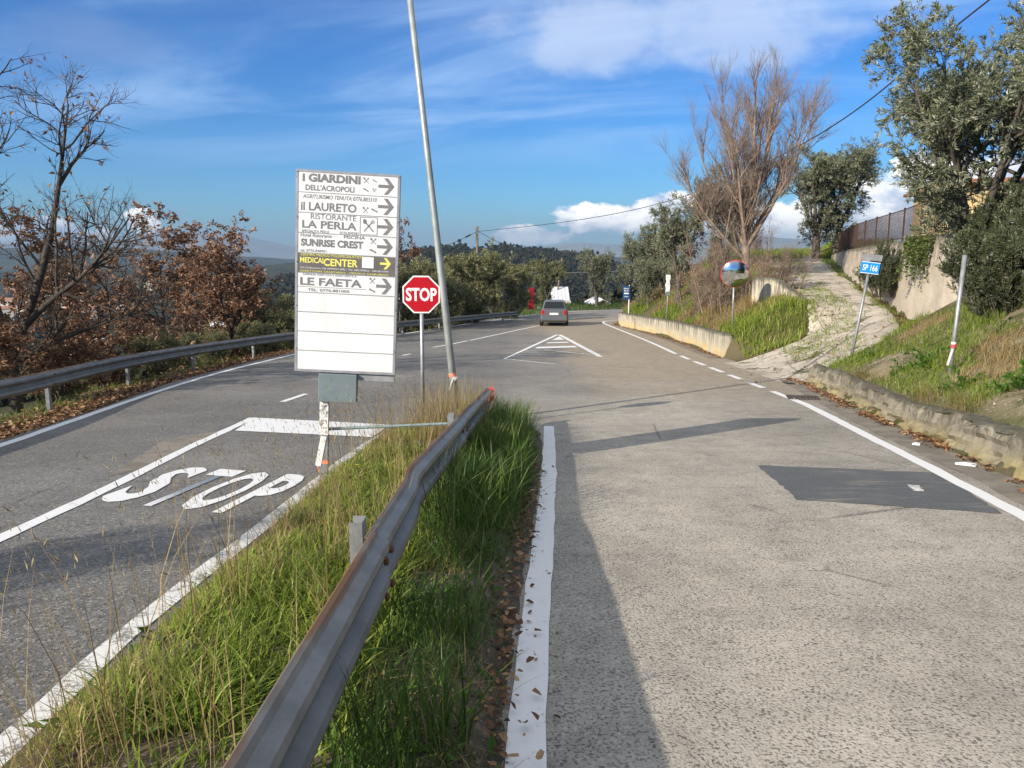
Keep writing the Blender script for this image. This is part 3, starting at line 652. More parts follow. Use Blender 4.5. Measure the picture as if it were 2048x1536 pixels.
# rail on the traffic island
rp = [(-.66, -2.2, .44), (-.66, 1.5, 0), (-.66, 3.24, 0), (-.655, 4.45, 0), (-.69, 4.75, 0), (-.675, 5.1, 0), (-.56, 7.1, 0), (-.46, 9.0, 0), (-.36, 10.9, 0)]
rp = np.array([(x, y, zr(y) + .475) for x, y, _ in rp])
nr_ = empty('guard_rail', (-.66, 3.43, zr(3.43)), 'weathered steel guard rail with rusty upper edge in the grassy traffic island', 'guard rail')
cuts = [(-2.2, 3.36), (3.22, 7.46), (7.30, 10.9)]
for i, (a, b_) in enumerate(cuts):
    yy = np.arange(a, b_ + .01, .12); pth = np.stack([np.interp(yy, rp[:, 1], rp[:, 0]), yy, np.interp(yy, rp[:, 1], rp[:, 2])], 1)
    pth[:, 0] = np.convolve(np.pad(pth[:, 0], 1, mode='edge'), [.25, .5, .25], 'valid')
    under(beam('beam', pth, 1, 'rail_steel', None, out=.013 * (2 - i)), nr_)
for y in (-.57, 3.43, 7.44):
    x = float(np.interp(y, rp[:, 1], rp[:, 0])); z = float(zr(y))
    under(cpost(None, (x - .035, y, z), .655), nr_)
    for dy, dz in ((.12, .055), (.12, -.055), (-.02, .0), (.26, .055), (.26, -.055)):
        under(bolt(None, (x + (.104 if dz else .048), y - dy, z + .475 + dz * 1.5), (1, 0, .1)), nr_)
e = rp[-1]; under(MB().box((e[0] + .05, e[1] + .03, e[2] + .05), (.10, .03, .2)).build('end_reflector', 'tape_red', None), nr_)
# rail along the outer bend
lp = np.array([(-5.2, -10), (-6.0, 0), (-7.3, 8), (-8.1, 12), (-9.0, 17.5), (-9.1, 23.5), (-8.0, 29), (-5.4, 37), (-2.2, 45), (.4, 50)])
lp = smooth_line(lp, 3); lp = resample(lp, .3); lz = zr(lp[:, 1]) - .08
lr = empty('guard_rail', (-9.0, 17.5, float(zr(17.5))), 'long curved steel guard rail edging the leaf-strewn outer verge', 'guard rail')
d = np.concatenate([[0], np.cumsum(np.linalg.norm(np.diff(lp, axis=0), axis=1))]); L3 = np.column_stack([lp, lz + .58])
pos = 0.0; i = 0
while pos < d[-1] - .5:
    s = np.arange(pos, min(pos + 4.16, d[-1]) + .01, .26); pth = np.stack([np.interp(s, d, L3[:, k]) for k in range(3)], 1)
    under(beam('beam', pth, 1, 'rail_steel', None, out=.006 * (i % 2)), lr)
    q = [float(np.interp(pos, d, L3[:, k])) for k in range(3)]; q2 = [float(np.interp(pos + .2, d, L3[:, k])) for k in range(3)]; yaw = math.atan2(q2[1] - q[1], q2[0] - q[0]) - math.pi / 2
    nx, ny = math.cos(yaw), math.sin(yaw)
    under(cpost(None, (q[0] - .03 * nx, q[1] - .03 * ny, q[2] - .58), .70, yaw=yaw), lr)
    for dz in (.088, -.088): under(bolt(None, (q[0] + .085 * nx, q[1] + .085 * ny, q[2] + dz), (nx, ny, 0), r=.018), lr)
    pos += 4.0; i += 1

# ------------------------------------------------------------------ direction board
bb = G(655, 968); LEAN = R(3.1)
board = empty('direction_board', (bb[0], bb[1], zr(bb[1]) + .02), 'tall white board of stacked arrow panels leaning on a single post', 'direction board', rot=(0, LEAN, R(3)))
WB = .895; x0 = -.30; z0 = 1.09; HB = 1.80; xc = x0 + WB / 2
# body and frame
MB().box((xc, .055, z0 + HB / 2), (WB, .07, HB)).build('backing_box', 'frame_grey', board)
fr = MB()
for sx in (x0 - .008, x0 + WB + .008): fr.box((sx, .045, z0 + HB / 2), (.022, .10, HB + .034))
for sz in (z0 - .008, z0 + HB + .008): fr.box((xc, .045, sz), (WB + .005, .098, .022))
fr.build('frame', 'frame_grey', board)
for k in range(5):
    for sx in (x0 - .008, x0 + WB + .008): MB().tube([(sx, -.004, z0 + .2 + k * .4), (sx, -.012, z0 + .2 + k * .4)], .006, 6).build('rivet', 'frame_grey', board)
ph = HB / 10
def arrow(parent, cx, cz, s, mat, y):
    b = MB(); a = [(-.5, .10), (.16, .10), (-.16, .5), (.10, .5), (.5, 0), (.10, -.5), (-.16, -.5), (.16, -.10), (-.5, -.10)]
    b.add([(cx + p * s, y, cz + q * s) for p, q in a], [(0, 8, 7, 1), (1, 7, 4), (1, 4, 3, 2), (7, 6, 5, 4)]); return b.build('arrow', mat, parent)
def fork(parent, cx, cz, s, mat, y, frame=True):
    b = MB()
    def bar(x0_, z0_, x1_, z1_, w_):
        dx, dz = x1_ - x0_, z1_ - z0_; l = math.hypot(dx, dz); nx_, nz_ = -dz / l * w_ / 2, dx / l * w_ / 2
        b.add([(cx + s * (x0_ + nx_), y, cz + s * (z0_ + nz_)), (cx + s * (x0_ - nx_), y, cz + s * (z0_ - nz_)), (cx + s * (x1_ - nx_), y, cz + s * (z1_ - nz_)), (cx + s * (x1_ + nx_), y, cz + s * (z1_ + nz_))], [(0, 1, 2, 3)])
    bar(-.32, -.38, .22, .24, .09); bar(.34, -.38, -.2, .22, .09)
    n = 10; b.add([(cx + s * (-.27 + .13 * math.cos(2 * math.pi * k / n) - .05 * math.sin(2 * math.pi * k / n)), y - .0004, cz + s * (.30 + .05 * math.cos(2 * math.pi * k / n) + .17 * math.sin(2 * math.pi * k / n))) for k in range(n)], [tuple(range(n))])
    for k in (-1, 0, 1): bar(.22 + .07 * k, .20 - .06 * k, .36 + .07 * k, .40 - .06 * k, .045)
    return b.build('cutlery_symbol', mat, parent)
def bed(parent, cx, cz, s, mat, y):
    b = MB(); b.add([(cx + s * p, y, cz + s * q) for p, q in ((-.4, .25), (-.3, .3), (.05, .1), (.4, -.05), (.4, -.2), (.3, -.25), (.1, -.1), (-.4, .08))], [(0, 1, 2, 7), (2, 3, 4, 6), (4, 5, 6), (7, 2, 6)]); return b.build('bed_symbol', mat, parent)
def outline(parent, cx, cz, s, mat, y):
    b = MB(); h = s / 2
    for dx, dz, lx_, lz_ in ((0, h, s, .006), (0, -h, s, .006), (h, 0, .006, s), (-h, 0, .006, s)): b.box((cx + dx, y, cz + dz), (lx_, .0008, lz_))
    return b.build('symbol_border', mat, parent)
PR = 'sign_grey_print'; Y1 = -.0022; TS[:] = [.91, .90]
rows = 'giardini laureto perla sunrise medical faeta blank blank blank blank'.split()
for i, kind in enumerate(rows):
    zc = z0 + HB - (i + .5) * ph; g_ = .0045
    pn = MB().box((xc, .009, zc), (WB - .006, .02, ph - 2 * g_)).build('panel', 'panel_brown' if kind == 'medical' else 'panel_white', board)
    rl_ = MB().box((xc, .006, zc - ph / 2), (WB - .006, .016, .008)).build('panel_rule', 'frame_grey', board)
    if kind == 'blank': continue
    X = lambda f: x0 + WB * f
    if kind != 'medical': arrow(pn, X(.885), zc, .145, PR, Y1)
    if kind == 'giardini':
        text('i GIARDINI', .57, .082, X(.335), zc + .040, Y1, PR, pn, .05); text("DELL'ACROPOLI", .48, .058, X(.32), zc - .046, Y1, PR, pn, .03)
        fork(pn, X(.68), zc + .042, .062, PR, Y1); bed(pn, X(.765), zc + .042, .05, PR, Y1); bed(pn, X(.68), zc - .042, .06, PR, Y1); fork(pn, X(.765), zc - .042, .045, PR, Y1)
    elif kind == 'laureto':
        text('AGRITURISMO TENUTA 0776.883310', .73, .042, X(.42), zc + .055, Y1, PR, pn, .015, .25); text('il LAURETO', .55, .085, X(.31), zc - .032, Y1, PR, pn, .03)
        fork(pn, X(.68), zc - .04, .066, PR, Y1); bed(pn, X(.77), zc - .04, .07, PR, Y1)
    elif kind == 'perla':
        text('RISTORANTE', .45, .056, X(.36), zc + .060, Y1, PR, pn, .012); text('LA PERLA', .54, .078, X(.32), zc - .012, Y1, PR, pn, .03); text('SPECIALITA PESCE', .27, .026, X(.18), zc - .073, Y1, PR, pn, .02); text('0776.849583', .19, .026, X(.52), zc - .073, Y1, PR, pn, .02)
        fork(pn, X(.715), zc, .13, PR, Y1); outline(pn, X(.715), zc, .155, PR, Y1)
    elif kind == 'sunrise':
        text('Hotel Ristorante', .31, .036, X(.19), zc + .070, Y1, PR, pn, .02); text('* * *', .08, .012, X(.40), zc + .066, Y1, PR, pn, .05); text('PISCINA', .215, .034, X(.575), zc + .070, Y1, PR, pn, .03)
        text('SUNRISE CREST', .62, .076, X(.35), zc + .004, Y1, PR, pn, .05); text('tel. 0776.848901', .26, .028, X(.16), zc - .068, Y1, PR, pn, .02)
        fork(pn, X(.765), zc + .045, .066, PR, Y1); bed(pn, X(.765), zc - .045, .075, PR, Y1)
    elif kind == 'medical':
        text('CENTRO MEDICO POLISPECIALISTICO', .62, .026, X(.35), zc + .075, Y1, 'print_yellow', pn, .0); text('MEDICAL', .25, .056, X(.155), zc + .026, Y1, 'print_yellow', pn, .02)
        text('CENTER', .34, .076, X(.44), zc + .014, Y1, 'print_yellow', pn, .022); text('Via Collecarino 126 ARPINO (FR) - Tel. 360.729022 - 340.4515704', .88, .022, X(.48), zc - .046, Y1, 'panel_white', pn, .0)
        text('DIRETTORE SANITARIO - MEDICO CHIRURGO', .88, .016, X(.48), zc - .074, Y1, 'print_yellow', pn, .0)
        MB().box((X(.715), -.0014, zc + .03), (.105, .001, .10)).build('emblem_field', 'panel_white', pn)
        arrow(pn, X(.895), zc + .028, .10, 'print_yellow', Y1)
    else:
        text('AZIENDA AGRICOLA E AGRITURISTICA', .54, .024, X(.33), zc + .078, Y1, PR, pn, .02); text('LE FAETA', .62, .080, X(.345), zc + .012, Y1, PR, pn, .035); text('TEL. 0776.881005', .42, .030, X(.32), zc - .064, Y1, PR, pn, .03)
        MB().box((X(.345), -.0014, zc - .038), (.64, .001, .005)).build('underline', PR, pn); fork(pn, X(.765), zc + .045, .066, PR, Y1); bed(pn, X(.765), zc - .045, .07, PR, Y1)
TS[:] = [1.0, 1.0]
# lower steelwork, box, post
MB().box((xc + .21, .06, z0 - .055), (.50, .07, .066)).build('lower_bar', 'frame_grey', board)
bx_ = MB().box((.085, .03, z0 - .165), (.355, .11, .27)).build('switch_box', 'box_grey', board, bevel=.006)
po = MB().box((-.045, .06, (z0 + .4) / 2 - .2), (.075, .075, z0 + .8)).build('post', 'galvanised', board)
st_ = MB().box((-.045, .019, .63), (.082, .004, .34)).build('sticker', 'sticker_white', po)
for k in range(4): text(('STAMPA', '3 4 5', 'INFO', '4 8 8')[k], .055, .022, -.045, .74 - .07 * k, .0165, 'print_black', po, .01, name='sticker_lettering')
MB().box((-.07, .018, .30), (.055, .004, .30), rot=(0, R(10), 0)).build('loose_wrapping', 'tape_white', po)
b = MB(); b.box((-.045, .06, .19), (.083, .083, .035)); b.box((-.10, .03, .15), (.014, .004, .13), rot=(0, R(-14), 0)); b.build('orange_tape', 'tape_orange', po)
inv = Matrix.LocRotScale(board.location, board.rotation_euler, None).inverted()
ra = inv @ Vector((-.64, 7.40, float(zr(7.4)) + .56)); MB().tube([(-.02, .10, .50), ra], .016, 6).build('brace', 'brace_green', board)

# ------------------------------------------------------------------ stop sign
s0 = G(846, 864); stp = empty('stop_sign', (s0[0], s0[1], zr(s0[1]) + .02), 'red octagonal stop sign on a thin grey post', 'road sign', rot=(0, R(.4), 0))
def octo(r): return [(r * math.cos(R(22.5 + 45 * k)) / math.cos(R(22.5)), r * math.sin(R(22.5 + 45 * k)) / math.cos(R(22.5))) for k in range(8)]
zc = float(at(848, 589, s0[1])[2] - zr(s0[1])) - .02; rS = 37.0 / FPX * s0[1]
MB().tube([(0, .03, -.3), (0, .03, zc + .2)], .028, 12).build('post', 'galvanised', stp, smooth=True)
pl_ = MB().plate([(x, zc + z) for x, z in octo(rS)], -.004, .0).build('plate', 'sign_white', stp)
MB().plate([(x, zc + z) for x, z in octo(rS * .925)], -.0065, -.0042).build('red_field', 'sign_red', pl_)
text('STOP', rS * 1.66, rS * .72, .003, zc, -.0082, 'sign_white', pl_, .03)
bk = MB(); bk.box((0, .03, zc + .12), (.09, .07, .03)); bk.box((0, .03, zc - .12), (.09, .07, .03)); bk.build('clamp', 'galvanised', stp)
# ------------------------------------------------------------------ leaning pole
pb = np.array([-.84, 11.7]); lean_top = at(820, 0, 11.7); base = np.array([pb[0], pb[1], zr(pb[1])])
dirp = (lean_top - base); topz = base + dirp * 1.25
ppx = empty('leaning_pole', base, 'slim grey steel pole leaning over beside the stop sign with orange tape round it', 'pole')
pts = [base - dirp * .06, base + dirp * .28, base + dirp * .62, topz]
under(MB().tube(pts, [.058, .056, .047, .040], 14).build('shaft', 'pole_steel', None, smooth=True), ppx)
tq = base + dirp * .123
tb = MB(); tb.tube([tq - dirp * .004, tq + dirp * .005], .060, 14); under(tb.build('orange_tape', 'tape_orange', None), ppx)
tb = MB(); tb.tube([tq - dirp * .005, tq - dirp * .012 + np.array([.03, 0, 0])], .059, 14); tb.box(tq + np.array([-.02, -.065, -.13]), (.02, .004, .2), rot=(0, R(20), 0)); under(tb.build('white_tape', 'tape_white', None), ppx)

# ------------------------------------------------------------------ traffic mirror
m0 = at(1465, 668, 26.2); mz = float(gz(m0[0], m0[1])); mir = empty('traffic_mirror', (m0[0], m0[1], mz), 'round convex traffic mirror with red rim on a grey post', 'traffic mirror')
mc = at(1469, 548, 26.2) - np.array([m0[0], m0[1], mz]); rM = 27.0 / FPX * 26.2
MB().tube([(0, .03, -.3), (mc[0] * .8, .06, mc[2] + .1)], .035, 12).build('post', 'galvanised', mir, smooth=True)
head = bpy.data.objects.new('mirror_head', None)
def lathe(profile, n=40):                    # profile (r, y) revolved about the y axis
    V = []; F = []
    for r_, y_ in profile: V += [(r_ * math.cos(2 * math.pi * k / n), y_, r_ * math.sin(2 * math.pi * k / n)) for k in range(n)]
    for i in range(len(profile) - 1): F += [(i * n + k, i * n + (k + 1) % n, (i + 1) * n + (k + 1) % n, (i + 1) * n + k) for k in range(n)]
    return V, F
V, F = lathe([(.001, -.135 * rM * 1.8)] + [(rM * .965 * k / 10, -.24 * rM * (1 - (k / 10) ** 2)) for k in range(1, 11)])
gl_ = MB().add(V, F).build('mirror_glass', 'mirror_glass', mir, smooth=True, loc=(mc[0], mc[1] - .06, mc[2])); gl_.rotation_euler = (R(8), 0, R(-13))
V, F = lathe([(rM * .955, .012), (rM * .99, .004), (rM * 1.005, .015), (rM * 1.0, .05), (rM * .9, .07), (.01, .15)])
rm_ = MB().add(V, F).build('rim', 'mirror_rim', mir, smooth=True, loc=(mc[0], mc[1] - .05, mc[2])); rm_.rotation_euler = (R(8), 0, R(-13))
# ------------------------------------------------------------------ road number sign, bare post, bus signs, tattered notice
q = at(1703, 718, 16.5); z = float(gz(q[0], q[1])); tp = at(1736, 545, 16.5)
sp = empty('road_number_sign', (q[0], q[1], z), 'blue road number box sign SP 166 on a leaning post', 'road sign', rot=(0, math.atan2(tp[0] - q[0], tp[2] - z), R(-10)))
Ls = math.hypot(tp[0] - q[0], tp[2] - z); MB().tube([(0, 0, -.4), (0, 0, Ls)], .030, 10).build('post', 'galvanised', sp, smooth=True)
bz_ = Ls + .13
MB().box((0, -.04, bz_ - .03), (.37, .02, .25)).build('blue_plate', 'sign_blue', sp); MB().box((.03, -.038, bz_ + .19), (.34, .016, .13)).build('upper_plate', 'frame_grey', sp)
pl2 = MB().box((.20, .10, bz_ + .04), (.02, .24, .40)).build('side_plate', 'black_matte', sp)
MB().box((0.03, .17, bz_ + .05), (.34, .016, .40)).build('rear_plate', 'frame_grey', sp)
text('SP 166', .30, .125, 0, bz_ - .03, -.0515, 'sign_white', sp, .005)
fr = MB()
for dz in (-.145, .085): fr.box((0, -.0515, bz_ - .03 + (dz + .03)), (.37, .003, .012))
fr.build('plate_border', 'sign_white', sp)
q = at(1897, 772, 11.5); z = float(gz(q[0], q[1])); tp = at(1930, 510, 11.5)
cp = empty('bare_post', (q[0], q[1], z), 'bare grey metal post with red and white tape standing before the rosemary bush', 'post')
v = Vector((tp[0] - q[0], 0, tp[2] - z)); MB().tube([v * -.2, v], .033, 12).build('tube', 'galvanised', cp, smooth=True)
f_ = .235; t_ = v * f_; MB().tube([t_, t_ + v.normalized() * .05], .036, 12).build('red_tape', 'tape_red', cp); MB().tube([t_ + v.normalized() * .05, t_ + v.normalized() * .085], .036, 12).build('white_tape', 'tape_white', cp)
MB().box((t_.x - .05, -.03, t_.z - .14), (.035, .004, .26), rot=(0, R(12), 0)).build('tape_tail', 'tape_white', cp)
def bus_sign(name, px, ptop, Y, wpx, hpx, label, dxp, polemat, prow):
    g0 = at(px, ptop, Y); zg = float(gz(g0[0], Y)); zt = g0[2] - zg; o = empty(name, (g0[0], Y, zg), label, 'bus stop sign', 'bus stop signs')
    wd = wpx / FPX * Y; hd = hpx / FPX * Y
    MB().tube([(dxp * wd, .03, -.3), (dxp * wd, .03, zt + .05)], .03, 8).build('post', polemat, o, smooth=True)
    p_ = MB().box((0, -.01, zt - hd / 2), (wd, .012, hd)).build('plate', 'stop_blue', o)
    text('FERMATA', wd * .75, hd * .10, 0, zt - hd * .2, -.019, 'sign_white', p_, .02); text('BUS', wd * .6, hd * .10, 0, zt - hd * .36, -.019, 'sign_white', p_, .02)
    MB().box((0, -.018, zt - hd * .56), (wd * .66, .002, hd * .10)).build('bus_symbol', 'sign_white', p_)
    text('LINEA', wd * .6, hd * .08, 0, zt - hd * .8, -.019, 'sign_white', p_, .02)
    return o
bus_sign('bus_stop_sign', 1253, 572, 44, 14, 26, 'dark blue bus stop plate on a white post behind the parapet end', .42, 'white_metal', 0)
bus_sign('bus_stop_sign', 805, 545, 40, 17, 26, 'dark blue bus stop plate beyond the outer guard rail', -.45, 'galvanised', 0)
q = at(1333, 640, 36); z = float(gz(q[0], 36)); tp = at(1335, 550, 36)
nt_ = empty('notice_post', (q[0], 36, z), 'grey post wrapped in torn pale paper on the grassy bank', 'post'); Ls = tp[2] - z
MB().tube([(0, 0, -.3), (.03, 0, Ls - .1)], .032, 8).build('post', 'galvanised', nt_, smooth=True)
b = MB(); zz = Ls - .95; xs = [(-.10, .08), (-.12, .09), (-.09, .10), (-.13, .11), (-.08, .07), (-.11, .12), (-.10, .10)]
for k in range(6): b.add([(xs[k][0], -.05, zz + k * .16), (xs[k][1], -.045, zz + k * .16), (xs[k + 1][1], -.05 - .02 * (k % 2), zz + (k + 1) * .16), (xs[k + 1][0], -.045, zz + (k + 1) * .16)], [(0, 1, 2, 3)])
b.build('torn_paper', 'white_metal', nt_)
b = MB(); b.add([(-.11, -.052, zz), (.1, -.05, zz), (.1, -.05, zz + .2), (-.11, -.052, zz + .2)], [(0, 1, 2, 3)]); b.build('paper_scrap', 'box_grey', nt_)

# ------------------------------------------------------------------ plants: growing tools
def norm(v): return v / np.maximum(np.linalg.norm(v, axis=-1, keepdims=True), 1e-9)
def perp(d, g):
    r = g.standard_normal(d.shape); r -= (r * d).sum(-1, keepdims=True) * d; return norm(r)
def grow(start, d, length, n, wob, trop, g):
    P = [start]; s = (length / n)[:, None]; d = norm(d)
    for _ in range(n):
        d = norm(d + wob * g.standard_normal(d.shape) + np.array([0, 0, trop])); P.append(P[-1] + d * s)
    return np.stack(P, 1)
def sample(P, R_, t):
    n = P.shape[1] - 1; f = np.clip(t, 0, .9999) * n; i = f.astype(int); w_ = (f - i)[:, None]; k = np.arange(len(P))
    p = P[k, i] * (1 - w_) + P[k, i + 1] * w_; d = norm(P[k, i + 1] - P[k, i]); r = R_[k, i] * (1 - w_[:, 0]) + R_[k, i + 1] * w_[:, 0]
    return p, d, r
def tubes(P, R_, k):
    N, n, _ = P.shape; t = norm(np.gradient(P, axis=1)); ref = np.array([.31, .52, .795]); u = norm(np.cross(t, ref)); v = np.cross(t, u)
    a = 2 * np.pi * np.arange(k) / k
    V = P[:, :, None] + R_[:, :, None, None] * (np.cos(a)[:, None] * u[:, :, None] + np.sin(a)[:, None] * v[:, :, None])
    V = V.reshape(-1, 3); b = (np.arange(N)[:, None, None] * n + np.arange(n - 1)[None, :, None]) * k; j = np.arange(k)[None, None]; j2 = (np.arange(k) + 1) % k
    j2 = j2[None, None]; F = np.stack([b + j, b + j2, b + k + j2, b + k + j], -1).reshape(-1, 4)
    return V, F
def merge(parts):
    V = []; F = []; o = 0
    for v, f in parts: V.append(v); F.append(f + o); o += len(v)
    return np.concatenate(V), np.concatenate(F)
def leaves(p, d, l, w_, g, fold=.25):
    """pointed leaves: base, two shoulders, tip"""
    side = perp(d, g); up = np.cross(d, side); l = l[:, None]; w_ = w_[:, None]
    a = p; b = p + d * l * .45 + side * w_ / 2 + up * w_ * fold; c = p + d * l * .45 - side * w_ / 2 + up * w_ * fold; e = p + d * l - up * l * .08
    V = np.stack([a, b, e, c], 1).reshape(-1, 3); i = np.arange(len(p)) * 4
    return V, np.stack([i, i + 1, i + 2, i + 3], 1)
def make_plant(g, trunk, levels, leaf, sides=(8, 6, 4, 3, 3)):
    """trunk: list of (polyline pts, r0, r1); levels: dicts; returns wood (V,F), foliage (V,F,rnd)"""
    wood = []; tips = []
    cur = []
    for pts, r0, r1 in trunk:
        p = smooth_line(pts, 1); p = resample(p, max(.05, np.linalg.norm(np.diff(np.array(pts), axis=0), axis=1).sum() / 9))[None]
        Rr = np.linspace(r0, r1, p.shape[1])[None]; wood.append(tubes(p, Rr, sides[0])); cur.append((p, Rr))
    lv = 0
    for L in levels:
        lv += 1; newP = []; newR = []
        for P, Rr in cur:
            m = L['n']; N = len(P); idx = np.repeat(np.arange(N), m); t = g.uniform(L.get('t0', .3), 1, len(idx)) ** L.get('tp', 1)
            p, d, r = sample(P[idx], Rr[idx], t)
            ang = np.radians(g.normal(L['ang'], L.get('angv', 12), len(idx)))[:, None]; dd = norm(np.cos(ang) * d + np.sin(ang) * perp(d, g))
            if 'up' in L: dd = norm(dd + np.array([0, 0, L['up']]))
            if 'out' in L: c0 = P.mean((0, 1)); o = p - c0; o[:, 2] *= .3; dd = norm(dd + L['out'] * norm(o))
            if 'pull' in L: dd = norm(dd + np.array(L['pull']))
            ln = L['len'] * g.uniform(.55, 1.15, len(idx)) * (1 - L.get('short', .35) * t)
            q = grow(p, dd, ln, L.get('seg', 4), L.get('wob', .12), L.get('trop', .03), g)
            r0 = np.minimum(r * .75, L['r']); Rn = np.linspace(1, L.get('taper', .35), q.shape[1])[None] * r0[:, None]
            newP.append(q); newR.append(Rn)
        P = np.concatenate(newP); Rr = np.concatenate(newR); wood.append(tubes(P, Rr, sides[min(lv, 4)])); cur = [(P, Rr)]
        if L.get('leaf'): tips.append((P, Rr, L['leaf']))
    LV = []; LF = []; LR = []; o = 0
    for P, Rr, m in tips:
        idx = np.repeat(np.arange(len(P)), int(m)) if m >= 1 else np.nonzero(g.random(len(P)) < m)[0]
        t = g.uniform(.15, 1, len(idx)); p, d, r = sample(P[idx], Rr[idx], t); sp_ = leaf.get('spread', 55)
        a = np.radians(g.uniform(sp_ * .4, sp_ * 1.4, len(idx)))[:, None]; dd = norm(np.cos(a) * d + np.sin(a) * perp(d, g) + np.array([0, 0, leaf.get('up', 0)]))
        l = leaf['l'] * g.uniform(.6, 1.3, len(idx)); V, F = leaves(p + perp(d, g) * leaf.get('jit', 0) * g.random((len(idx), 1)), dd, l, l * leaf['w'], g, leaf.get('fold', .25))
        clump = np.repeat(g.normal(0, .12, len(P)), int(m)) if m >= 1 else 0
        rnd = np.clip(g.beta(2, 2.2, len(idx)) + clump, 0, 1); LV.append(V); LF.append(F + o); o += len(V); LR.append(np.repeat(rnd, 4))
    W = merge(wood)
    return W, (np.concatenate(LV), np.concatenate(LF), np.concatenate(LR)) if LV else None
def plant(name, loc, label, cat, W, Lf, wm, lm, group=None, rot=0, scale=1, crown='crown', stem='trunk'):
    o = empty(name, loc, label, cat, group, (0, 0, rot)); o.scale = (scale,) * 3 if np.isscalar(scale) else scale
    if W is not None: npmesh(stem, W[0], W[1], wm, o, smooth=True)
    if Lf is not None: npmesh(crown, Lf[0], Lf[1], lm, o, attrs={'rnd': Lf[2]})
    return o
def again(src, loc, rot, scale, label, group=None):
    c = copy_tree(src); c.location = loc; c.rotation_euler = (0, 0, rot); c.scale = (scale,) * 3 if np.isscalar(scale) else scale
    c['label'] = label
    if group: c['group'] = group
    return c
def gpt(x, y, dz=-.05): return (x, y, float(gz(x, y)) + dz)

# ---- olives
def olive(seed, H, Rr, nst=3, dens=9, trunk_h=1.3, leafl=.085, lean=.2):
    g = np.random.default_rng(seed); tr = [([(0, 0, -.3), (.05, .02, trunk_h * .4), (.0, .08, trunk_h)], .19, .13)]
    for k in range(nst):
        a = 2 * math.pi * (k + g.uniform(-.2, .2)) / nst; rr = Rr * .45
        tr.append(([(0, .05, trunk_h * .75), (math.cos(a) * rr * .5, math.sin(a) * rr * .5, trunk_h + (H - trunk_h) * .25), (math.cos(a) * rr, math.sin(a) * rr, trunk_h + (H - trunk_h) * .70)], .10, .012))
    return make_plant(g, tr, [dict(n=7, t0=.35, ang=48, len=Rr * .75, r=.04, out=.35, up=.25, wob=.16, seg=5),
                              dict(n=8, t0=.25, ang=45, len=Rr * .36, r=.016, wob=.18, out=.2, up=.1, seg=4),
                              dict(n=6, t0=.2, ang=42, len=Rr * .19, r=.007, wob=.15, up=.1, trop=-.02, seg=3, leaf=dens)],
                      dict(l=leafl, w=.27, spread=48, jit=.03))
WA = olive(11, 5.4, 2.8, 6, 25, 1.6, .10); WB_ = olive(12, 4.4, 2.3, 4, 12, 1.3, .115); WC = olive(13, 4.2, 2.2, 4, 14, .8, .13)
b0 = at(1950, 478, 17.0)
olA = plant('olive_tree', (b0[0], 17.0, float(gz(b0[0], 17.0)) - .1), 'big grey-green olive tree rising behind the rosemary and the blue SP 166 sign', 'olive tree', *WA, 'bark_olive', 'olive_leaf', rot=.6, scale=(1.12, 1.12, 1.12))
olA2 = again(olA, gpt(15.8, 21.5), 2.2, (1.0, 1.0, 1.05), 'olive tree in front of the yellow house, crown merging with the bigger olive')
olB = plant('olive_tree', gpt(15.6, 40), 'spreading olive tree with two dark trunks at the top of the driveway', 'olive tree', *WB_, 'bark_olive', 'olive_leaf', rot=1.1, scale=(1.25, 1.25, 1.22))
again(olB, gpt(17.0, 40.8), 3.4, (1.2, 1.2, 1.16), 'olive tree beside the fence foot at the top of the driveway')
again(olB, gpt(8.3, 38.5), 2.0, (.85, .85, 1.14), 'olive tree tucked left behind the bare reddish tree on the bank')
again(olA, gpt(9.9, 36.5), 4.0, (.72, .72, .95), 'olive tree directly behind the bare reddish tree')
for x, y, r_, s_, lab in ((7.9, 47.2, .5, .88, 'small olive tree above the far parapet end, first of a clump'), (8.8, 45.5, 2.5, .9, 'small olive tree in the middle of the clump on the grassy mound'), (7.6, 43.2, 4.1, .62, 'shortest olive tree on the grassy mound near the bus stop plate')):
    again(olB, gpt(x, y), r_, s_, lab)
olC = plant('olive_tree', gpt(-5.9, 40.6), 'pale olive tree just past the outer rail, behind the leaning pole', 'olive tree', *WC, 'bark_olive', 'olive_pale_leaf', rot=.4, scale=(1.2, 1.2, 1.2), group='olive trees beyond the outer guard rail')
for x, y, r_, s_, lab in ((-10.6, 36, 1.9, 1.15, 'olive tree beyond the outer rail, half hidden by the direction board'), (-5.1, 44.5, 2.9, (1.3, 1.3, 1.22), 'olive tree beyond the outer rail below the wooden utility pole'), (-2.6, 48.6, 4.2, (1.4, 1.4, 1.42), 'tallest pale olive tree near the end of the outer rail'),
                          (-.9, 53.5, 5.3, (1.3, 1.3, 1.3), 'olive tree with dark leaning trunk beside the red cabinet'), (-3.6, 56.5, .8, (1.3, 1.3, 1.1), 'olive tree behind the tallest olive past the rail end'), (-8.5, 46, 3.3, (1.2, 1.2, 1.0), 'olive tree in the second row behind the stop sign')):
    again(olC, gpt(x, y, -.15), r_, s_, lab, 'olive trees beyond the outer guard rail')
again(olB, gpt(8.2, 74.5), 1.2, (1.05, 1.05, 1.2), 'dark forked olive tree on the far side of the bend')
again(olC, gpt(3.6, 78), 2.2, (1.0, 1.0, 1.15), 'olive tree beyond the bend, left of the thin leaning pole')
again(olB, gpt(12.5, 80), 2.9, 1.0, 'olive tree beyond the bend above the brick gable')
again(olC, gpt(16.5, 86), 3.9, 1.3, 'olive tree past the bend behind the bus stop plate')
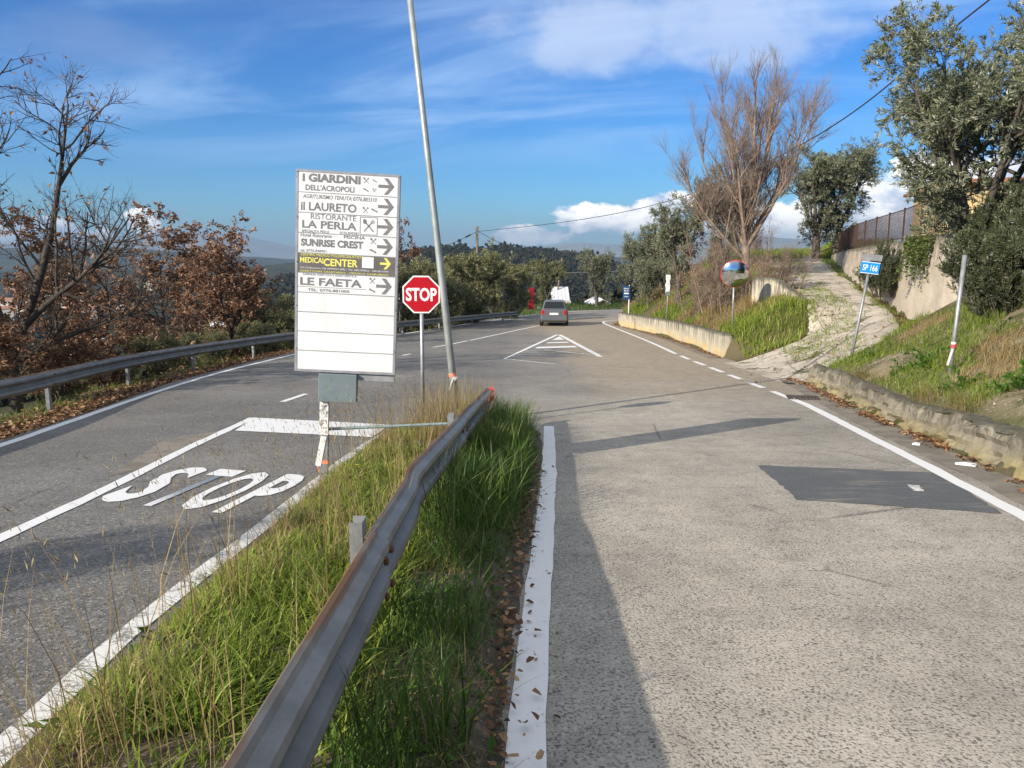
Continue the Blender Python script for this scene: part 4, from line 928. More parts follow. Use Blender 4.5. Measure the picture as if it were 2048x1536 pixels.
for x, y, s_, lab in ((-13.0, 23.5, .62, 'silvery young olive bush below the outer rail beside the brown oak'), (-14.6, 26.5, .66, 'small silvery olive on the slope between two brown oaks'), (-12.2, 29.5, .60, 'small olive bush behind the rail below the right-hand brown oak'), (-10.4, 33.0, .72, 'small olive tree on the slope left of the direction board'), (-12.0, 19.8, .55, 'low olive bush on the slope behind the rail joint'), (-10.4, 22.2, .42, 'little silvery olive bush right behind the rail below the lone oak'), (-10.3, 25.4, .45, 'little olive bush behind the rail under the lone oak'), (-9.7, 29.3, .50, 'rounded olive bush behind the rail under the right-hand oak'), (-9.0, 31.8, .62, 'rounded olive bush behind the rail next to the direction board')):
    again(olC, gpt(x, y, -.1), x * 3.1, s_, lab)
# ---- dry-leaved oaks
def oak(seed, H, sp_, leafn, n0=12, bare=False, stems=None):
    g = np.random.default_rng(seed); tr = stems or [([(0, 0, -.4), (.06, 0, H * .3), (-.04, .05, H * .62), (.03, 0, H * .96)], .085, .012)]
    lv = [dict(n=n0, t0=.16, ang=52, len=sp_, r=.032, wob=.10, up=.45, short=.5, seg=6, trop=.06), dict(n=7, t0=.2, ang=45, len=sp_ * .42, r=.012, wob=.14, up=.1, seg=4), dict(n=5, t0=.2, ang=42, len=sp_ * .2, r=.005, wob=.16, seg=3, leaf=leafn)]
    return make_plant(g, tr, lv, dict(l=.13, w=.50, spread=75, up=-.35, jit=.02, fold=.35))
O1 = oak(31, 5.6, 2.5, 11, 18); O2 = oak(32, 5.0, 2.7, 10, 17)
ok1 = plant('oak_tree', gpt(-12.0, 26.5), 'young oak keeping dense dry brown leaves, standing alone past the rail', 'oak tree', *O1, 'bark_dark', 'oak_dry_leaf', rot=.3, scale=(1.15, 1.15, 1.0))
ok2 = plant('oak_tree', gpt(-11.4, 31.0), 'young oak with dry brown leaves left of the direction board', 'oak tree', *O2, 'bark_dark', 'oak_dry_leaf', rot=1.3, scale=(1.2, 1.2, 1.1))
again(ok1, gpt(-12.6, 34), 2.4, (1.2, 1.2, 1.12), 'brown-leaved oak behind, its top showing beside the direction board')
again(ok2, gpt(-7.9, 52), 4.0, (1.15, 1.15, 1.62), 'russet oak rising behind the olives between the stop sign and the leaning pole')
again(ok1, gpt(-12.6, 30.2), 1.4, (1.1, 1.1, .88), 'shorter brown-leaved oak filling the gap between the two young oaks')
again(ok1, gpt(-11.2, 18.8, -.3), 5.0, (.95, .95, .80), 'squat oak bush with copper-brown leaves behind the outer rail, under the bare tree')
again(ok1, gpt(-11.6, 21.6, -.3), 2.2, (.9, .9, .72), 'copper-brown oak bush on the slope between the bare oak and the lone oak')
again(ok2, gpt(-12.0, 16.4, -.3), 3.1, (.95, .95, .80), 'dark brown oak thicket at the foot of the bare oak')
again(ok2, gpt(-10.3, 14.6, -.2), 1.1, (.75, .75, .55), 'low brown oak scrub spilling over the rail at its near end')
# ---- big bare oak at the left
g = np.random.default_rng(41)
stems = [([(0, 0, -.5), (.1, 0, 1.2), (.02, .1, 2.0), (-.25, .0, 3.2), (-.2, -.1, 5.0), (-.35, 0, 7.6)], .15, .02),
         ([(.08, .05, 1.9), (.45, .1, 2.7), (.95, .1, 3.9), (1.2, .2, 5.0), (1.55, .2, 6.6)], .10, .015),
         ([(.25, .0, 2.3), (.9, -.1, 2.9), (1.8, -.1, 3.5), (2.7, -.2, 4.5)], .075, .012), ([(-.15, 0, 2.6), (-.9, .2, 3.8), (-1.5, .1, 5.6)], .08, .015),
         ([(.02, 0, 1.7), (.7, .3, 2.1), (1.7, .5, 2.5), (2.7, .6, 2.8)], .06, .01)]
BO = make_plant(g, stems, [dict(n=11, t0=.2, ang=46, len=2.1, r=.030, wob=.13, up=.15, seg=6, short=.5), dict(n=8, t0=.15, ang=44, len=.95, r=.011, wob=.16, up=.05, seg=5), dict(n=6, t0=.15, ang=42, len=.42, r=.0055, wob=.18, seg=3, leaf=.3)],
                dict(l=.11, w=.45, spread=80, up=-.4, fold=.35))
bo = plant('bare_oak', gpt(-11.0, 16.6, -.2), 'nearly bare oak with dark forked stems and few brown leaves behind the outer rail', 'oak tree', *BO, 'bark_dark', 'oak_dry_leaf', scale=(1.12, 1.12, 1.12))
again(ok2, gpt(-8.7, -.4, .1), 1.0, (.70, .70, .86), 'brown oak further up the verge, its shade falling across the stop lane')
# ---- bare reddish broom-like tree
g = np.random.default_rng(51)
stems = [([(0, 0, -.5), (.02, 0, 1.6), (.0, .05, 3.0), (.12, 0, 5.2), (.05, 0, 8.2)], .20, .02)]
for a, r1, h1, z_ in ((.2, 2.3, 7.4, 2.2), (1.0, 1.5, 7.7, 2.6), (1.9, 1.4, 7.3, 2.3), (2.7, 2.2, 6.6, 2.0), (3.3, 2.8, 5.0, 1.5), (4.1, 1.8, 6.6, 2.0), (4.9, 1.5, 7.4, 2.4), (5.7, 2.2, 6.9, 2.0), (3.0, 1.2, 7.8, 2.8), (.0, 1.0, 8.0, 3.0)):
    c, s_ = math.cos(a), math.sin(a); stems.append(([(0, 0, z_), (c * r1 * .45, s_ * r1 * .45, z_ + (h1 - z_) * .35), (c * r1 * .8, s_ * r1 * .8, z_ + (h1 - z_) * .7), (c * r1, s_ * r1, h1)], .075, .012))
BR = make_plant(g, stems, [dict(n=15, t0=.05, ang=40, len=2.3, r=.026, wob=.06, up=.38, trop=.08, seg=5, short=.4), dict(n=10, t0=.1, ang=34, len=1.1, r=.012, wob=.07, up=.3, trop=.06, seg=4), dict(n=6, t0=.1, ang=30, len=.55, r=.0065, wob=.08, up=.25, seg=3)], dict(l=.1, w=.3))
tb_ = at(1489, 560, 31)
plant('bare_tree', gpt(tb_[0], 31), 'tall bare reddish broom-shaped tree behind the round mirror', 'tree', BR[0], None, 'bark_red', 'olive_leaf', scale=(1.02, 1.0, 1.0))
# dense suckers and scrub round its foot
g = np.random.default_rng(52)
st2 = []
for k in range(16):
    a = g.uniform(0, 6.28); r_ = g.uniform(.2, 1.6); x, y = math.cos(a) * r_, math.sin(a) * r_ * .7; st2.append(([(x, y, -.4), (x * 1.2, y * 1.2, .9), (x * 1.5 + g.normal(0, .2), y * 1.5, g.uniform(2.2, 3.8))], .022, .006))
SC = make_plant(g, st2, [dict(n=16, t0=.05, ang=38, len=1.1, r=.011, wob=.12, up=.2, seg=4), dict(n=12, t0=.1, ang=38, len=.5, r=.005, wob=.14, seg=3, leaf=.4)], dict(l=.09, w=.35, spread=60))
scr = plant('thicket', gpt(8.9, 30.6), 'tangled brown twiggy thicket round the foot of the bare reddish tree', 'shrub', *SC, 'bark_red', 'oak_dry_leaf', stem='twigs', crown='dry_leaves', scale=(.95, .95, .8))
again(scr, gpt(8.3, 33.4), 1.7, (.8, .8, .6), 'low tan thicket on the bank between the notice post and the bare tree')
again(scr, gpt(9.6, 29.0), 2.9, (.7, .7, .55), 'small tan thicket beside the broken wall end')
again(scr, gpt(14.6, 46), .6, (.55, .55, .62), 'small bare twiggy shrub at the top of the driveway')
# ---- rosemary over the bank, hanging ivy, weeds
def bush(seed, n, rx, ry, h, lm, leafl, lw, dens, len2=.3, up=.4, hang=0):
    g = np.random.default_rng(seed); st = []
    for k in range(n):
        a = g.uniform(0, 6.28); r_ = math.sqrt(g.random()); x, y = math.cos(a) * rx * r_, math.sin(a) * ry * r_; hh = h * (1 - .55 * r_ ** 2) * g.uniform(.7, 1.1)
        st.append(([(x * .45, y * .45, -.1), (x * .8, y * .8, hh * .5), (x * 1.05, y * 1.05, hh - hang)], .014, .004))
    return make_plant(g, st, [dict(n=8, t0=.15, ang=42, len=len2 * 1.6, r=.006, wob=.12, up=up, seg=4, leaf=dens), dict(n=6, t0=.15, ang=38, len=len2 * .75, r=.003, wob=.10, up=up, seg=3, leaf=dens)], dict(l=leafl, w=lw, spread=50), sides=(4, 3, 3, 3, 3))
RO = bush(61, 70, 1.35, 1.2, 1.75, None, .07, .26, 16, .36, .5)
r0 = plant('rosemary_bush', gpt(9.0, 13.6, -.35), 'big dark rosemary bush behind the bare taped post', 'shrub', *RO, 'bark_olive', 'rosemary_leaf', crown='foliage', stem='twigs')
again(r0, gpt(10.1, 15.6, -.2), 1.3, (.85, .85, 1.05), 'rosemary bush spilling over the end of the retaining wall')
again(r0, gpt(8.9, 11.3), 2.6, (.95, .95, 1.15), 'dark evergreen bush on the bank at the near side of the taped post')
again(r0, gpt(11.6, 15.6), 3.6, (1.1, 1.1, 1.15), 'rosemary bush beneath the big olive tree')
again(r0, at(1760, 515, 24.2) + np.array([.2, 0, -1.15]), 4.4, (.62, .62, .8), 'grey-leaved rosemary tuft draped over the wall above the SP 166 sign')
def hanging(seed, n, w_, h):
    g = np.random.default_rng(seed); P = []; st = np.stack([g.uniform(-w_, w_, n), g.uniform(-.08, .02, n), np.zeros(n)], 1)
    ln = h * g.uniform(.4, 1.1, n) * (1 - .5 * np.abs(st[:, 0]) / w_); P = grow(st, np.tile([0, -.15, -1.0], (n, 1)), ln, 9, .12, -.10, g); Rr = np.full(P.shape[:2], .005)
    W = tubes(P, Rr, 3); m = 46; idx = np.repeat(np.arange(n), m); t = g.random(len(idx)); p, d, r = sample(P[idx], Rr[idx], t); dd = norm(perp(d, g) + np.array([0, -.5, -.35])); l = g.uniform(.05, .10, len(idx))
    V, F = leaves(p, dd, l, l * .8, g); return W, (V, F, np.repeat(g.beta(2, 2, len(idx)), 4))
HI = hanging(71, 34, .55, 1.7); hp = at(1838, 470, 21.2)
plant('ivy', (wall_x(21.6) - .12, 21.6, 2.2), 'yellow-green ivy hanging down the face of the retaining wall', 'ivy', *HI, 'bark_olive', 'ivy_leaf', rot=R(-82), crown='leaves', stem='stems')
def weed(seed, n, h):
    g = np.random.default_rng(seed); p = np.zeros((n, 3)); a = g.uniform(0, 6.28, n); el = g.uniform(.25, 1.2, n); d = np.stack([np.cos(a) * np.cos(el), np.sin(a) * np.cos(el), np.sin(el)], 1)
    P = grow(p, d, h * g.uniform(.6, 1.1, n), 4, .08, -.08, g); Rr = np.full(P.shape[:2], .004); W = tubes(P, Rr, 3); m = 9; idx = np.repeat(np.arange(n), m); t = g.uniform(.25, 1, len(idx)); q, dd, r = sample(P[idx], Rr[idx], t)
    l = g.uniform(.06, .13, len(idx)) * h * 2.2; V, F = leaves(q, norm(dd + perp(dd, g) * .9), l, l * .55, g); return W, (V, F, np.repeat(g.beta(2, 2, len(idx)), 4))
WE = weed(81, 16, .42); wd0 = plant('weed', gpt(*at(1860, 745, 12.6)[:2]), 'bright green leafy weed beside the taped post', 'weed', *WE, 'grass_green', 'weed_leaf', group='leafy weeds on the bank', crown='leaves', stem='stems')
for px, py, Y, s_, lab in ((1925, 790, 10.6, .85, 'dark green nettle clump just below the taped post'), (2040, 800, 9.2, 1.0, 'dark green weed clump on the near bank above the crumbling wall'), (1800, 765, 13.2, .7, 'grey-green weed tuft spilling over the crumbling wall'), (1745, 700, 15.6, .6, 'small weed at the foot of the SP 166 post')):
    q = at(px, py, Y); again(wd0, gpt(q[0], Y), px * .7, s_, lab, 'leafy weeds on the bank')

# ------------------------------------------------------------------ grass and litter (uncountable)
def blades(name, p, h, w_, bend, mat, g, bias=None, lean=None, rlo=None):
    n = len(p); a = g.uniform(0, 6.28, n); dr = np.stack([np.cos(a), np.sin(a), 0 * a], 1)
    if lean is not None: dr = norm(dr + np.asarray(lean))
    sd_ = np.stack([-dr[:, 1], dr[:, 0], 0 * a], 1); rot = g.uniform(-.9, .9, n)[:, None]; sd_ = norm(sd_ * np.cos(rot) + dr * np.sin(rot))
    b_ = bend * g.uniform(.2, 1.5, n); V = []
    for t, ww in ((0, .75), (.38, 1.0), (.72, .62)):
        c = p + dr * (h * b_ * t ** 2)[:, None] + np.array([0, 0, 1]) * (h * t * (1 - .28 * b_ * t))[:, None]
        V += [c - sd_ * (w_ * ww / 2)[:, None], c + sd_ * (w_ * ww / 2)[:, None]]
    V.append(p + dr * (h * b_)[:, None] + np.array([0, 0, 1]) * (h * (1 - .28 * b_))[:, None])
    V = np.stack(V, 1).reshape(-1, 3); i = np.arange(n)[:, None] * 7
    Q = (i[:, :, None] + np.array([[0, 1, 3, 2], [2, 3, 5, 4]])[None]).reshape(-1, 4); T = i + np.array([[4, 5, 6]])
    r_ = np.clip(g.beta(2, 2.4, n) + (bias if bias is not None else 0), 0, 1)
    o = npmesh(name, V, [Q, T], mat, attrs={'rnd': np.repeat(r_, 7)}); return props(o, kind='stuff')
def scat(n, x0_, x1_, y0_, y1_, g, dens=None):
    x = g.uniform(x0_, x1_, n); y = g.uniform(y0_, y1_, n)
    if dens is not None: k = g.random(n) < dens(x, y); x, y = x[k], y[k]
    return np.stack([x, y, gz(x, y) - .01], 1)
g = np.random.default_rng(91)
def isl_l(y): return np.interp(y, [-6, 2, 5, 9, 10.6, 11.6], [-1.72, -1.72, -1.76, -1.78, -1.55, -.9])
def isl_r(y): return np.interp(y, [-6, 2, 3, 4.2, 5.5, 7, 9, 10.5, 11.7], [-.12, -.07, -.06, -.01, .09, .20, .32, .36, -.1])
def inside(x, y): return (x > isl_l(y)) & (x < isl_r(y))
def yden(y): return np.clip(1.15 - .05 * y, .35, 1)
P = scat(90000, -1.8, .35, -.5, 11.7, g, lambda x, y: inside(x, y) * (.25 + .75 * (vnoise(x, y, .45, 11) > -.14)) * yden(y) * np.where(x > -.62, .8, 1.0))
rt = P[:, 0] > -.58
hh = (g.uniform(.06, .165, len(P)) * (1 + 1.3 * vnoise(P[:, 0], P[:, 1], .5, 12)) + .07 * rt * sm(P[:, 1], 4, 7)); edge = sm(np.minimum(P[:, 0] - isl_l(P[:, 1]), isl_r(P[:, 1]) - P[:, 0]), 0, .22); hh *= .45 + .55 * edge
blades('grass', P[~rt], hh[~rt], g.uniform(.005, .012, (~rt).sum()), .85, 'grass_green', g, bias=.25 * vnoise(P[~rt, 0], P[~rt, 1], .8, 13) + .28 * sm(P[~rt, 0], -1.25, -1.7))
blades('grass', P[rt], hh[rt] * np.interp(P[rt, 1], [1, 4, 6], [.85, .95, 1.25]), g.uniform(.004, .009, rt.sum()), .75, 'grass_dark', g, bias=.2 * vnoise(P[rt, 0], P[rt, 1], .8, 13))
P = scat(9000, -1.62, -.62, .4, 7.5, g, lambda x, y: inside(x, y) * (vnoise(x, y, .35, 27) > -.02) * np.interp(y, [0, 4, 7.5], [1, .8, .35])); blades('lush_island_grass', P, g.uniform(.10, .26, len(P)), g.uniform(.007, .014, len(P)), 1.0, 'grass_green', g, bias=.10 + .15 * vnoise(P[:, 0], P[:, 1], .5, 28))
# broad-leaved weeds and thatch among the blades
P = scat(2600, -1.7, .05, .6, 10.5, g, lambda x, y: inside(x, y) * (vnoise(x, y, .3, 25) > .12)); a_ = g.uniform(0, 6.28, len(P)); dd_ = norm(np.stack([np.cos(a_), np.sin(a_), g.uniform(.2, .9, len(P))], 1)); P[:, 2] += g.uniform(.0, .07, len(P)); V, F = leaves(P, dd_, g.uniform(.04, .10, len(P)), g.uniform(.018, .04, len(P)), g); props(npmesh('weeds', V, F, 'weed_leaf', attrs={'rnd': np.repeat(g.random(len(P)), 4)}), kind='stuff')
P = scat(3500, -1.75, .05, .6, 10.5, g, lambda x, y: inside(x, y) * (vnoise(x, y, .4, 26) > -.05)); blades('thatch', P, g.uniform(.03, .10, len(P)), g.uniform(.003, .006, len(P)), 1.9, 'grass_dry', g, bias=-.1)
# long green blades right of the rail
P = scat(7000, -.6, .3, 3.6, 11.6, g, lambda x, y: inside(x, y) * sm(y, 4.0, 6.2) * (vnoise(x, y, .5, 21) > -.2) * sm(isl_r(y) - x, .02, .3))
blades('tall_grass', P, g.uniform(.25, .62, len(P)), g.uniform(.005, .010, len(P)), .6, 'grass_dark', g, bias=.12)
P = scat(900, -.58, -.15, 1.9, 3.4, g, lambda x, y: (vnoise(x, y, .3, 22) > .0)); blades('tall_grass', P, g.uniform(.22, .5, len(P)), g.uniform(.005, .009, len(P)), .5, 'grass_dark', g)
P = scat(5000, -.62, .1, .8, 9, g, lambda x, y: inside(x, y) * (vnoise(x, y, .35, 24) > .05)); blades('dry_grass', P, g.uniform(.06, .20, len(P)), g.uniform(.003, .006, len(P)), 1.0, 'grass_dry', g, bias=-.15)
# dry low tufts and tall straw along the left edge
P = scat(26000, -1.8, -.5, .5, 11.7, g, lambda x, y: inside(x, y) * (vnoise(x, y, .42, 31) > .0) * sm(x, -1.15, -1.6) * yden(y)); blades('dry_grass', P, g.uniform(.08, .26, len(P)), g.uniform(.002, .005, len(P)), .9, 'grass_dry', g)
P = scat(2600, -1.8, -.66, 2.2, 11.4, g, lambda x, y: inside(x, y) * (vnoise(x, y, .38, 33) > .06)); st_h = g.uniform(.4, .95, len(P)) * (.75 + .5 * (vnoise(P[:, 0], P[:, 1], .6, 34) + .5))
blades('straw', P, st_h, g.uniform(.0028, .0048, len(P)), .32, 'grass_dry', g, lean=(-.5, .1, 0))
P = scat(900, -1.2, -.3, 8.6, 11.9, g, lambda x, y: inside(x, y)); blades('straw', P, g.uniform(.4, .95, len(P)), g.uniform(.003, .005, len(P)), .35, 'grass_dry', g)
# seed heads on some of the straw
k = g.choice(len(P), 200); W_ = []
P2 = scat(420, -1.75, -.7, 2.2, 9, g, lambda x, y: inside(x, y)); tipz = g.uniform(.45, .9, len(P2)); P2[:, 2] += tipz; P2[:, 0] -= .12
idx = np.repeat(np.arange(len(P2)), 5); pp = P2[idx] + g.standard_normal((len(idx), 3)) * np.array([.02, .02, .06]); V, F = leaves(pp, norm(g.standard_normal((len(idx), 3)) * .35 + np.array([-.3, 0, 1])), g.uniform(.02, .05, len(idx)), g.uniform(.003, .006, len(idx)), g)
props(npmesh('seed_heads', V, F, 'grass_dry', attrs={'rnd': np.repeat(g.random(len(idx)), 4)}), kind='stuff')
# verge along the outer rail, right bank, mound, driveway strips
def rside(x, y): return x - XR(y)
P = scat(60000, -11.5, 3, 1, 58, g, lambda x, y: (x < road_left(y) - .45) * (x > XL(y) - 1.6) * sm(road_left(y) - x, .35, 1.0) * np.clip(1.4 - y / 45, .25, 1) * (vnoise(x, y, .9, 41) > -.2))
blades('verge_grass', P, g.uniform(.06, .20, len(P)) * (1 + .01 * P[:, 1]), g.uniform(.008, .016, len(P)), .7, 'grass_green', g, bias=-.08 + .2 * vnoise(P[:, 0], P[:, 1], 1.2, 42))
P = scat(80000, 3.8, 12, 4, 19, g, lambda x, y: (rside(x, y) > .22) * (rside(x, y) < 6) * (vnoise(x, y, .8, 51) > -.08 + .12 * sm(y, 11, 7)) * np.where((y > 17.2) & (x < np.interp(y, yd, dr_) + .1), 0, 1))
sel = vnoise(P[:, 0], P[:, 1], .9, 52) > .12
blades('bank_grass', P[~sel], g.uniform(.06, .24, (~sel).sum()), g.uniform(.006, .012, (~sel).sum()), .8, 'grass_green', g, bias=-.05 + .2 * vnoise(P[~sel, 0], P[~sel, 1], .7, 53)); blades('dry_bank_grass', P[sel], g.uniform(.07, .30, sel.sum()), g.uniform(.004, .009, sel.sum()), .9, 'grass_dry', g)
yk2 = g.uniform(5, 17.3, 3200); kk = vnoise(yk2, yk2 * 0, .8, 57) > .0; yk2 = yk2[kk]; xk2 = XR(yk2) + g.uniform(.05, .4, len(yk2)); P = np.stack([xk2, yk2, gz(xk2, yk2) - .02], 1); blades('wall_top_grass', P, g.uniform(.12, .38, len(P)), g.uniform(.004, .009, len(P)), 1.5, 'grass_dry', g, lean=(-1.6, 0, 0), bias=.2)
P = scat(64000, 6.3, 14, 24.4, 50, g, lambda x, y: (rside(x, y) > .3) * (rside(x, y) < 5.5) * (x < np.interp(y, yd, dl_) + .35) * (vnoise(x, y, .9, 61) > -.3))
sel = vnoise(P[:, 0], P[:, 1], 1.6, 62) > .05
blades('mound_grass', P[~sel], g.uniform(.10, .34, (~sel).sum()), g.uniform(.012, .022, (~sel).sum()), .7, 'grass_green', g, bias=.05); blades('dry_mound_grass', P[sel], g.uniform(.14, .50, sel.sum()), g.uniform(.009, .016, sel.sum()), .7, 'grass_dry', g)
P = scat(60000, 7, 19, 18.5, 46, g, lambda x, y: ((x > np.interp(y, yd, dl_) - .3) & (x < np.interp(y, yd, dl_) + 1.2) | (np.abs(x - np.interp(y, yd, (dl_ + dr_) / 2)) < .28) | (np.abs(x - np.interp(y, yd, dr_)) < .35)) * (vnoise(x, y, .9, 71) > -.1) * (rside(x, y) > .8))
P[:, 2] += .04; blades('track_grass', P, g.uniform(.04, .15, len(P)), g.uniform(.010, .018, len(P)), .7, 'grass_green', g)
P = scat(3200, 7.0, 9.9, 23.6, 27.6, g, lambda x, y: (rside(x, y) > .35) * sm(x, 6.8, 7.4) * (x < np.interp(y, yd, dl_))); blades('lush_grass', P, g.uniform(.14, .40, len(P)), g.uniform(.014, .026, len(P)), .55, 'grass_green', g, bias=.16)
P = scat(9000, 1, 24, 66, 84, g, lambda x, y: (x < road_left(y) - .5) * (vnoise(x, y, 2.2, 73) > -.15)); blades('far_verge_grass', P, g.uniform(.10, .4, len(P)), g.uniform(.03, .05, len(P)), .6, 'grass_dark', g, bias=-.1)
P = scat(12000, 12, 20, 40, 50, g, lambda x, y: (x > 12.5) * (vnoise(x, y, 1.2, 72) > -.2)); blades('crest_grass', P, g.uniform(.12, .55, len(P)), g.uniform(.02, .03, len(P)), .6, 'grass_green', g, bias=.05)
def litter(name, x, y, z, size, g, mat='litter_leaf', flat=.35):
    n = len(x); p = np.stack([x, y, z], 1); a = g.uniform(0, 6.28, n); d_ = norm(np.stack([np.cos(a), np.sin(a), g.normal(0, flat, n)], 1)); l = size * g.uniform(.5, 1.3, n)
    sd_ = norm(np.cross(d_, np.array([0, 0, 1.0])) + g.standard_normal((n, 3)) * flat); up = np.cross(sd_, d_); l = l[:, None]; w_ = l * .62; cv = g.uniform(-.2, .35, (n, 1)) * l
    V = np.stack([p, p + d_ * l * .3 + sd_ * w_ * .5 + up * cv, p + d_ * l * .75 + sd_ * w_ * .36 + up * cv * .7, p + d_ * l + up * cv * .3, p + d_ * l * .75 - sd_ * w_ * .36 + up * cv * .7, p + d_ * l * .3 - sd_ * w_ * .5 + up * cv], 1).reshape(-1, 3)
    i = np.arange(n)[:, None] * 6; Q = np.concatenate([i + np.array([[0, 1, 2, 3]]), i + np.array([[0, 3, 4, 5]])])
    return props(npmesh(name, V, Q, mat, attrs={'rnd': np.repeat(g.random(n), 6)}), kind='stuff')
y = g.uniform(3, 18.4, 2600); x = XR(y) - np.abs(g.normal(0, .09, len(y))) - .02; k = g.random(len(y)) < np.where(y > 9, .9, .35) * (vnoise(y, y * 0, .7, 81) > -.22); litter('fallen_leaves', x[k], y[k], zr(y[k]) + .012 + .03 * g.random(k.sum()), .065, g)
y = g.uniform(24.8, 47, 2200); x = XR(y) - np.abs(g.normal(0, .12, len(y))) - .02; litter('fallen_leaves', x, y, zr(y) + .012 + .02 * g.random(len(y)), .07, g)
y = g.uniform(1, 40, 16000); x = road_left(y) - np.abs(g.normal(.55, .42, len(y))); litter('fallen_leaves', x, y, np.maximum(gz(x, y), zr(y) - .14) + .015 + .02 * g.random(len(y)), .085, g)
y = g.uniform(1.6, 8, 900); x = isl_r(y) + g.normal(-.03, .07, len(y)); litter('fallen_leaves', x, y, gz(x, y) * 0 + zr(y) + .02 + .04 * g.random(len(y)), .042, g)
y = g.uniform(1.6, 6, 40); x = g.uniform(-.1, .25, 40); litter('fallen_leaves', x, y, zr(y) + .01, .032, g)
y = g.uniform(17.5, 44, 1600); x = np.interp(y, yd, dl_) + g.normal(.3, .9, len(y)); litter('fallen_leaves', x, y, gz(x, y) + .07, .07, g)
y = g.uniform(18.2, 30, 700); x = np.interp(y, yd, dr_) + g.normal(.05, .12, len(y)); litter('fallen_leaves', x, y, gz(x, y) + .06, .07, g)
y = g.uniform(5, 17, 1300); x = XR(y) + .25 + np.abs(g.normal(.6, .6, len(y))); litter('bank_stones', x, y, gz(x, y) + .005, .036, g, 'stone_bits', .6)
y = g.uniform(1.5, 7, 90); x = isl_r(y) + g.uniform(-.12, .06, len(y)); litter('roadside_grit', x, y, zr(y) + .008, .022, g, 'stone_bits', .6)
# single small finds
for k, (px, py, lab) in enumerate(((1931, 932, 'flattened white paper strip lying in the gutter'), (1832, 891, 'crumpled pale packet lying in the gutter'))):
    q = G(px, py); b = MB(); ww = (.20, .09)[k]
    b.add([(-ww / 2, -.04, 0), (ww / 2, -.05, .004), (ww / 2, .05, .015), (0, .06, .02), (-ww / 2, .04, .006), (0, 0, .022)], [(0, 1, 5), (1, 2, 5), (2, 3, 5), (3, 4, 5), (4, 0, 5)])
    o = b.build('paper_scrap' if k == 0 else 'crumpled_packet', 'sign_white', None, loc=(q[0], q[1], zr(q[1]) + .012)); o.rotation_euler = (0, 0, R(-28)); props(o, lab, 'litter')
# yellow flowers in the island
for px, py, off, lab in ((750, 1353, .12, 'single yellow flower in the shaded grass beside the rail'), (714, 930, .22, 'tiny yellow flower in the sunny grass right of the board post')):
    q = G(px, py, off); fo = empty('flower', (q[0], q[1], float(gz(q[0], q[1]))), lab, 'flower'); hz = q[2] - float(gz(q[0], q[1]))
    MB().tube([(0, 0, -.02), (.01, 0, hz * .6), (0, 0, hz)], .0025, 5).build('stalk', 'grass_green', fo)
    a = np.arange(14) * 2 * math.pi / 14; d_ = np.stack([np.cos(a), np.sin(a), .35 + 0 * a], 1); V, F = leaves(np.tile([0, 0, hz], (14, 1)), norm(d_), np.full(14, .018), np.full(14, .009), g); npmesh('petals', V, F, 'flower_yellow', fo, attrs={'rnd': np.repeat(g.random(14), 4)})

# ------------------------------------------------------------------ house on the terrace, fence
hs = empty('house', (19.3, 29, 1.35), 'yellow rendered house above the retaining wall behind the olives', 'house', rot=(0, 0, R(-16)))
b = MB(); b.box((2.2, 2, 1.3), (10.5, 7, 3.2)); b.build('wall', 'house_yellow', hs)
b = MB(); V = [(-3.4, -2.0, 2.9), (7.8, -2.0, 2.9), (7.8, 6, 2.9), (-3.4, 6, 2.9), (-.4, 2, 3.25), (4.8, 2, 3.25)]; V2 = [(x, y, z - .12) for x, y, z in V[:4]]
b.add(V + V2, [(0, 1, 5, 4), (1, 2, 5), (2, 3, 4, 5), (3, 0, 4), (6, 9, 8, 7), (0, 6, 7, 1), (1, 7, 8, 2), (2, 8, 9, 3), (3, 9, 6, 0)]); b.build('roof', 'roof_tile', hs)
MB().box((-.3, -1.53, .9), (2.2, .05, 2.3)).build('pink_panel', 'house_pink', hs)
for x_ in (2.2, 4.6):
    wn = MB().box((x_, -1.53, 1.4), (.95, .06, 1.25)).build('window', 'house_wall', hs); MB().box((x_, -1.568, 1.4), (.8, .02, 1.1)).build('pane', 'window_dark', wn)
MB().box((2.2, -1.6, -.05), (10.6, .15, .5)).build('plinth', 'gutter_concrete', hs)
fn = empty('fence', (wall_x(33) + .25, 33, 1.85), 'rusty brown metal railing along the top of the retaining wall', 'fence')
fy = np.arange(20.5, 42.1, 2.0); ft = lambda y: float(np.interp(y, [17, 20, 24, 32, 38, 43], [2.25, 2.25, 2.05, 1.85, 1.7, 1.5]))
for y in fy: under(MB().box((wall_x(y) + .22, y, ft(y) + .5), (.05, .05, 1.1)).build('fence_post', 'fence_rust', None), fn)
for a, b_ in zip(fy[:-1], fy[1:]):
    for h_ in (.12, 1.0): under(MB().tube([(wall_x(a) + .22, a, ft(a) + h_), (wall_x(b_) + .22, b_, ft(b_) + h_)], .016, 5).build('fence_rail', 'fence_rust', None), fn)
    for t in np.linspace(.06, .94, 15):
        y = a + (b_ - a) * t; under(MB().box((wall_x(y) + .22, y, ft(y) + .56), (.014, .014, .9)).build('fence_bar', 'fence_rust', None), fn)

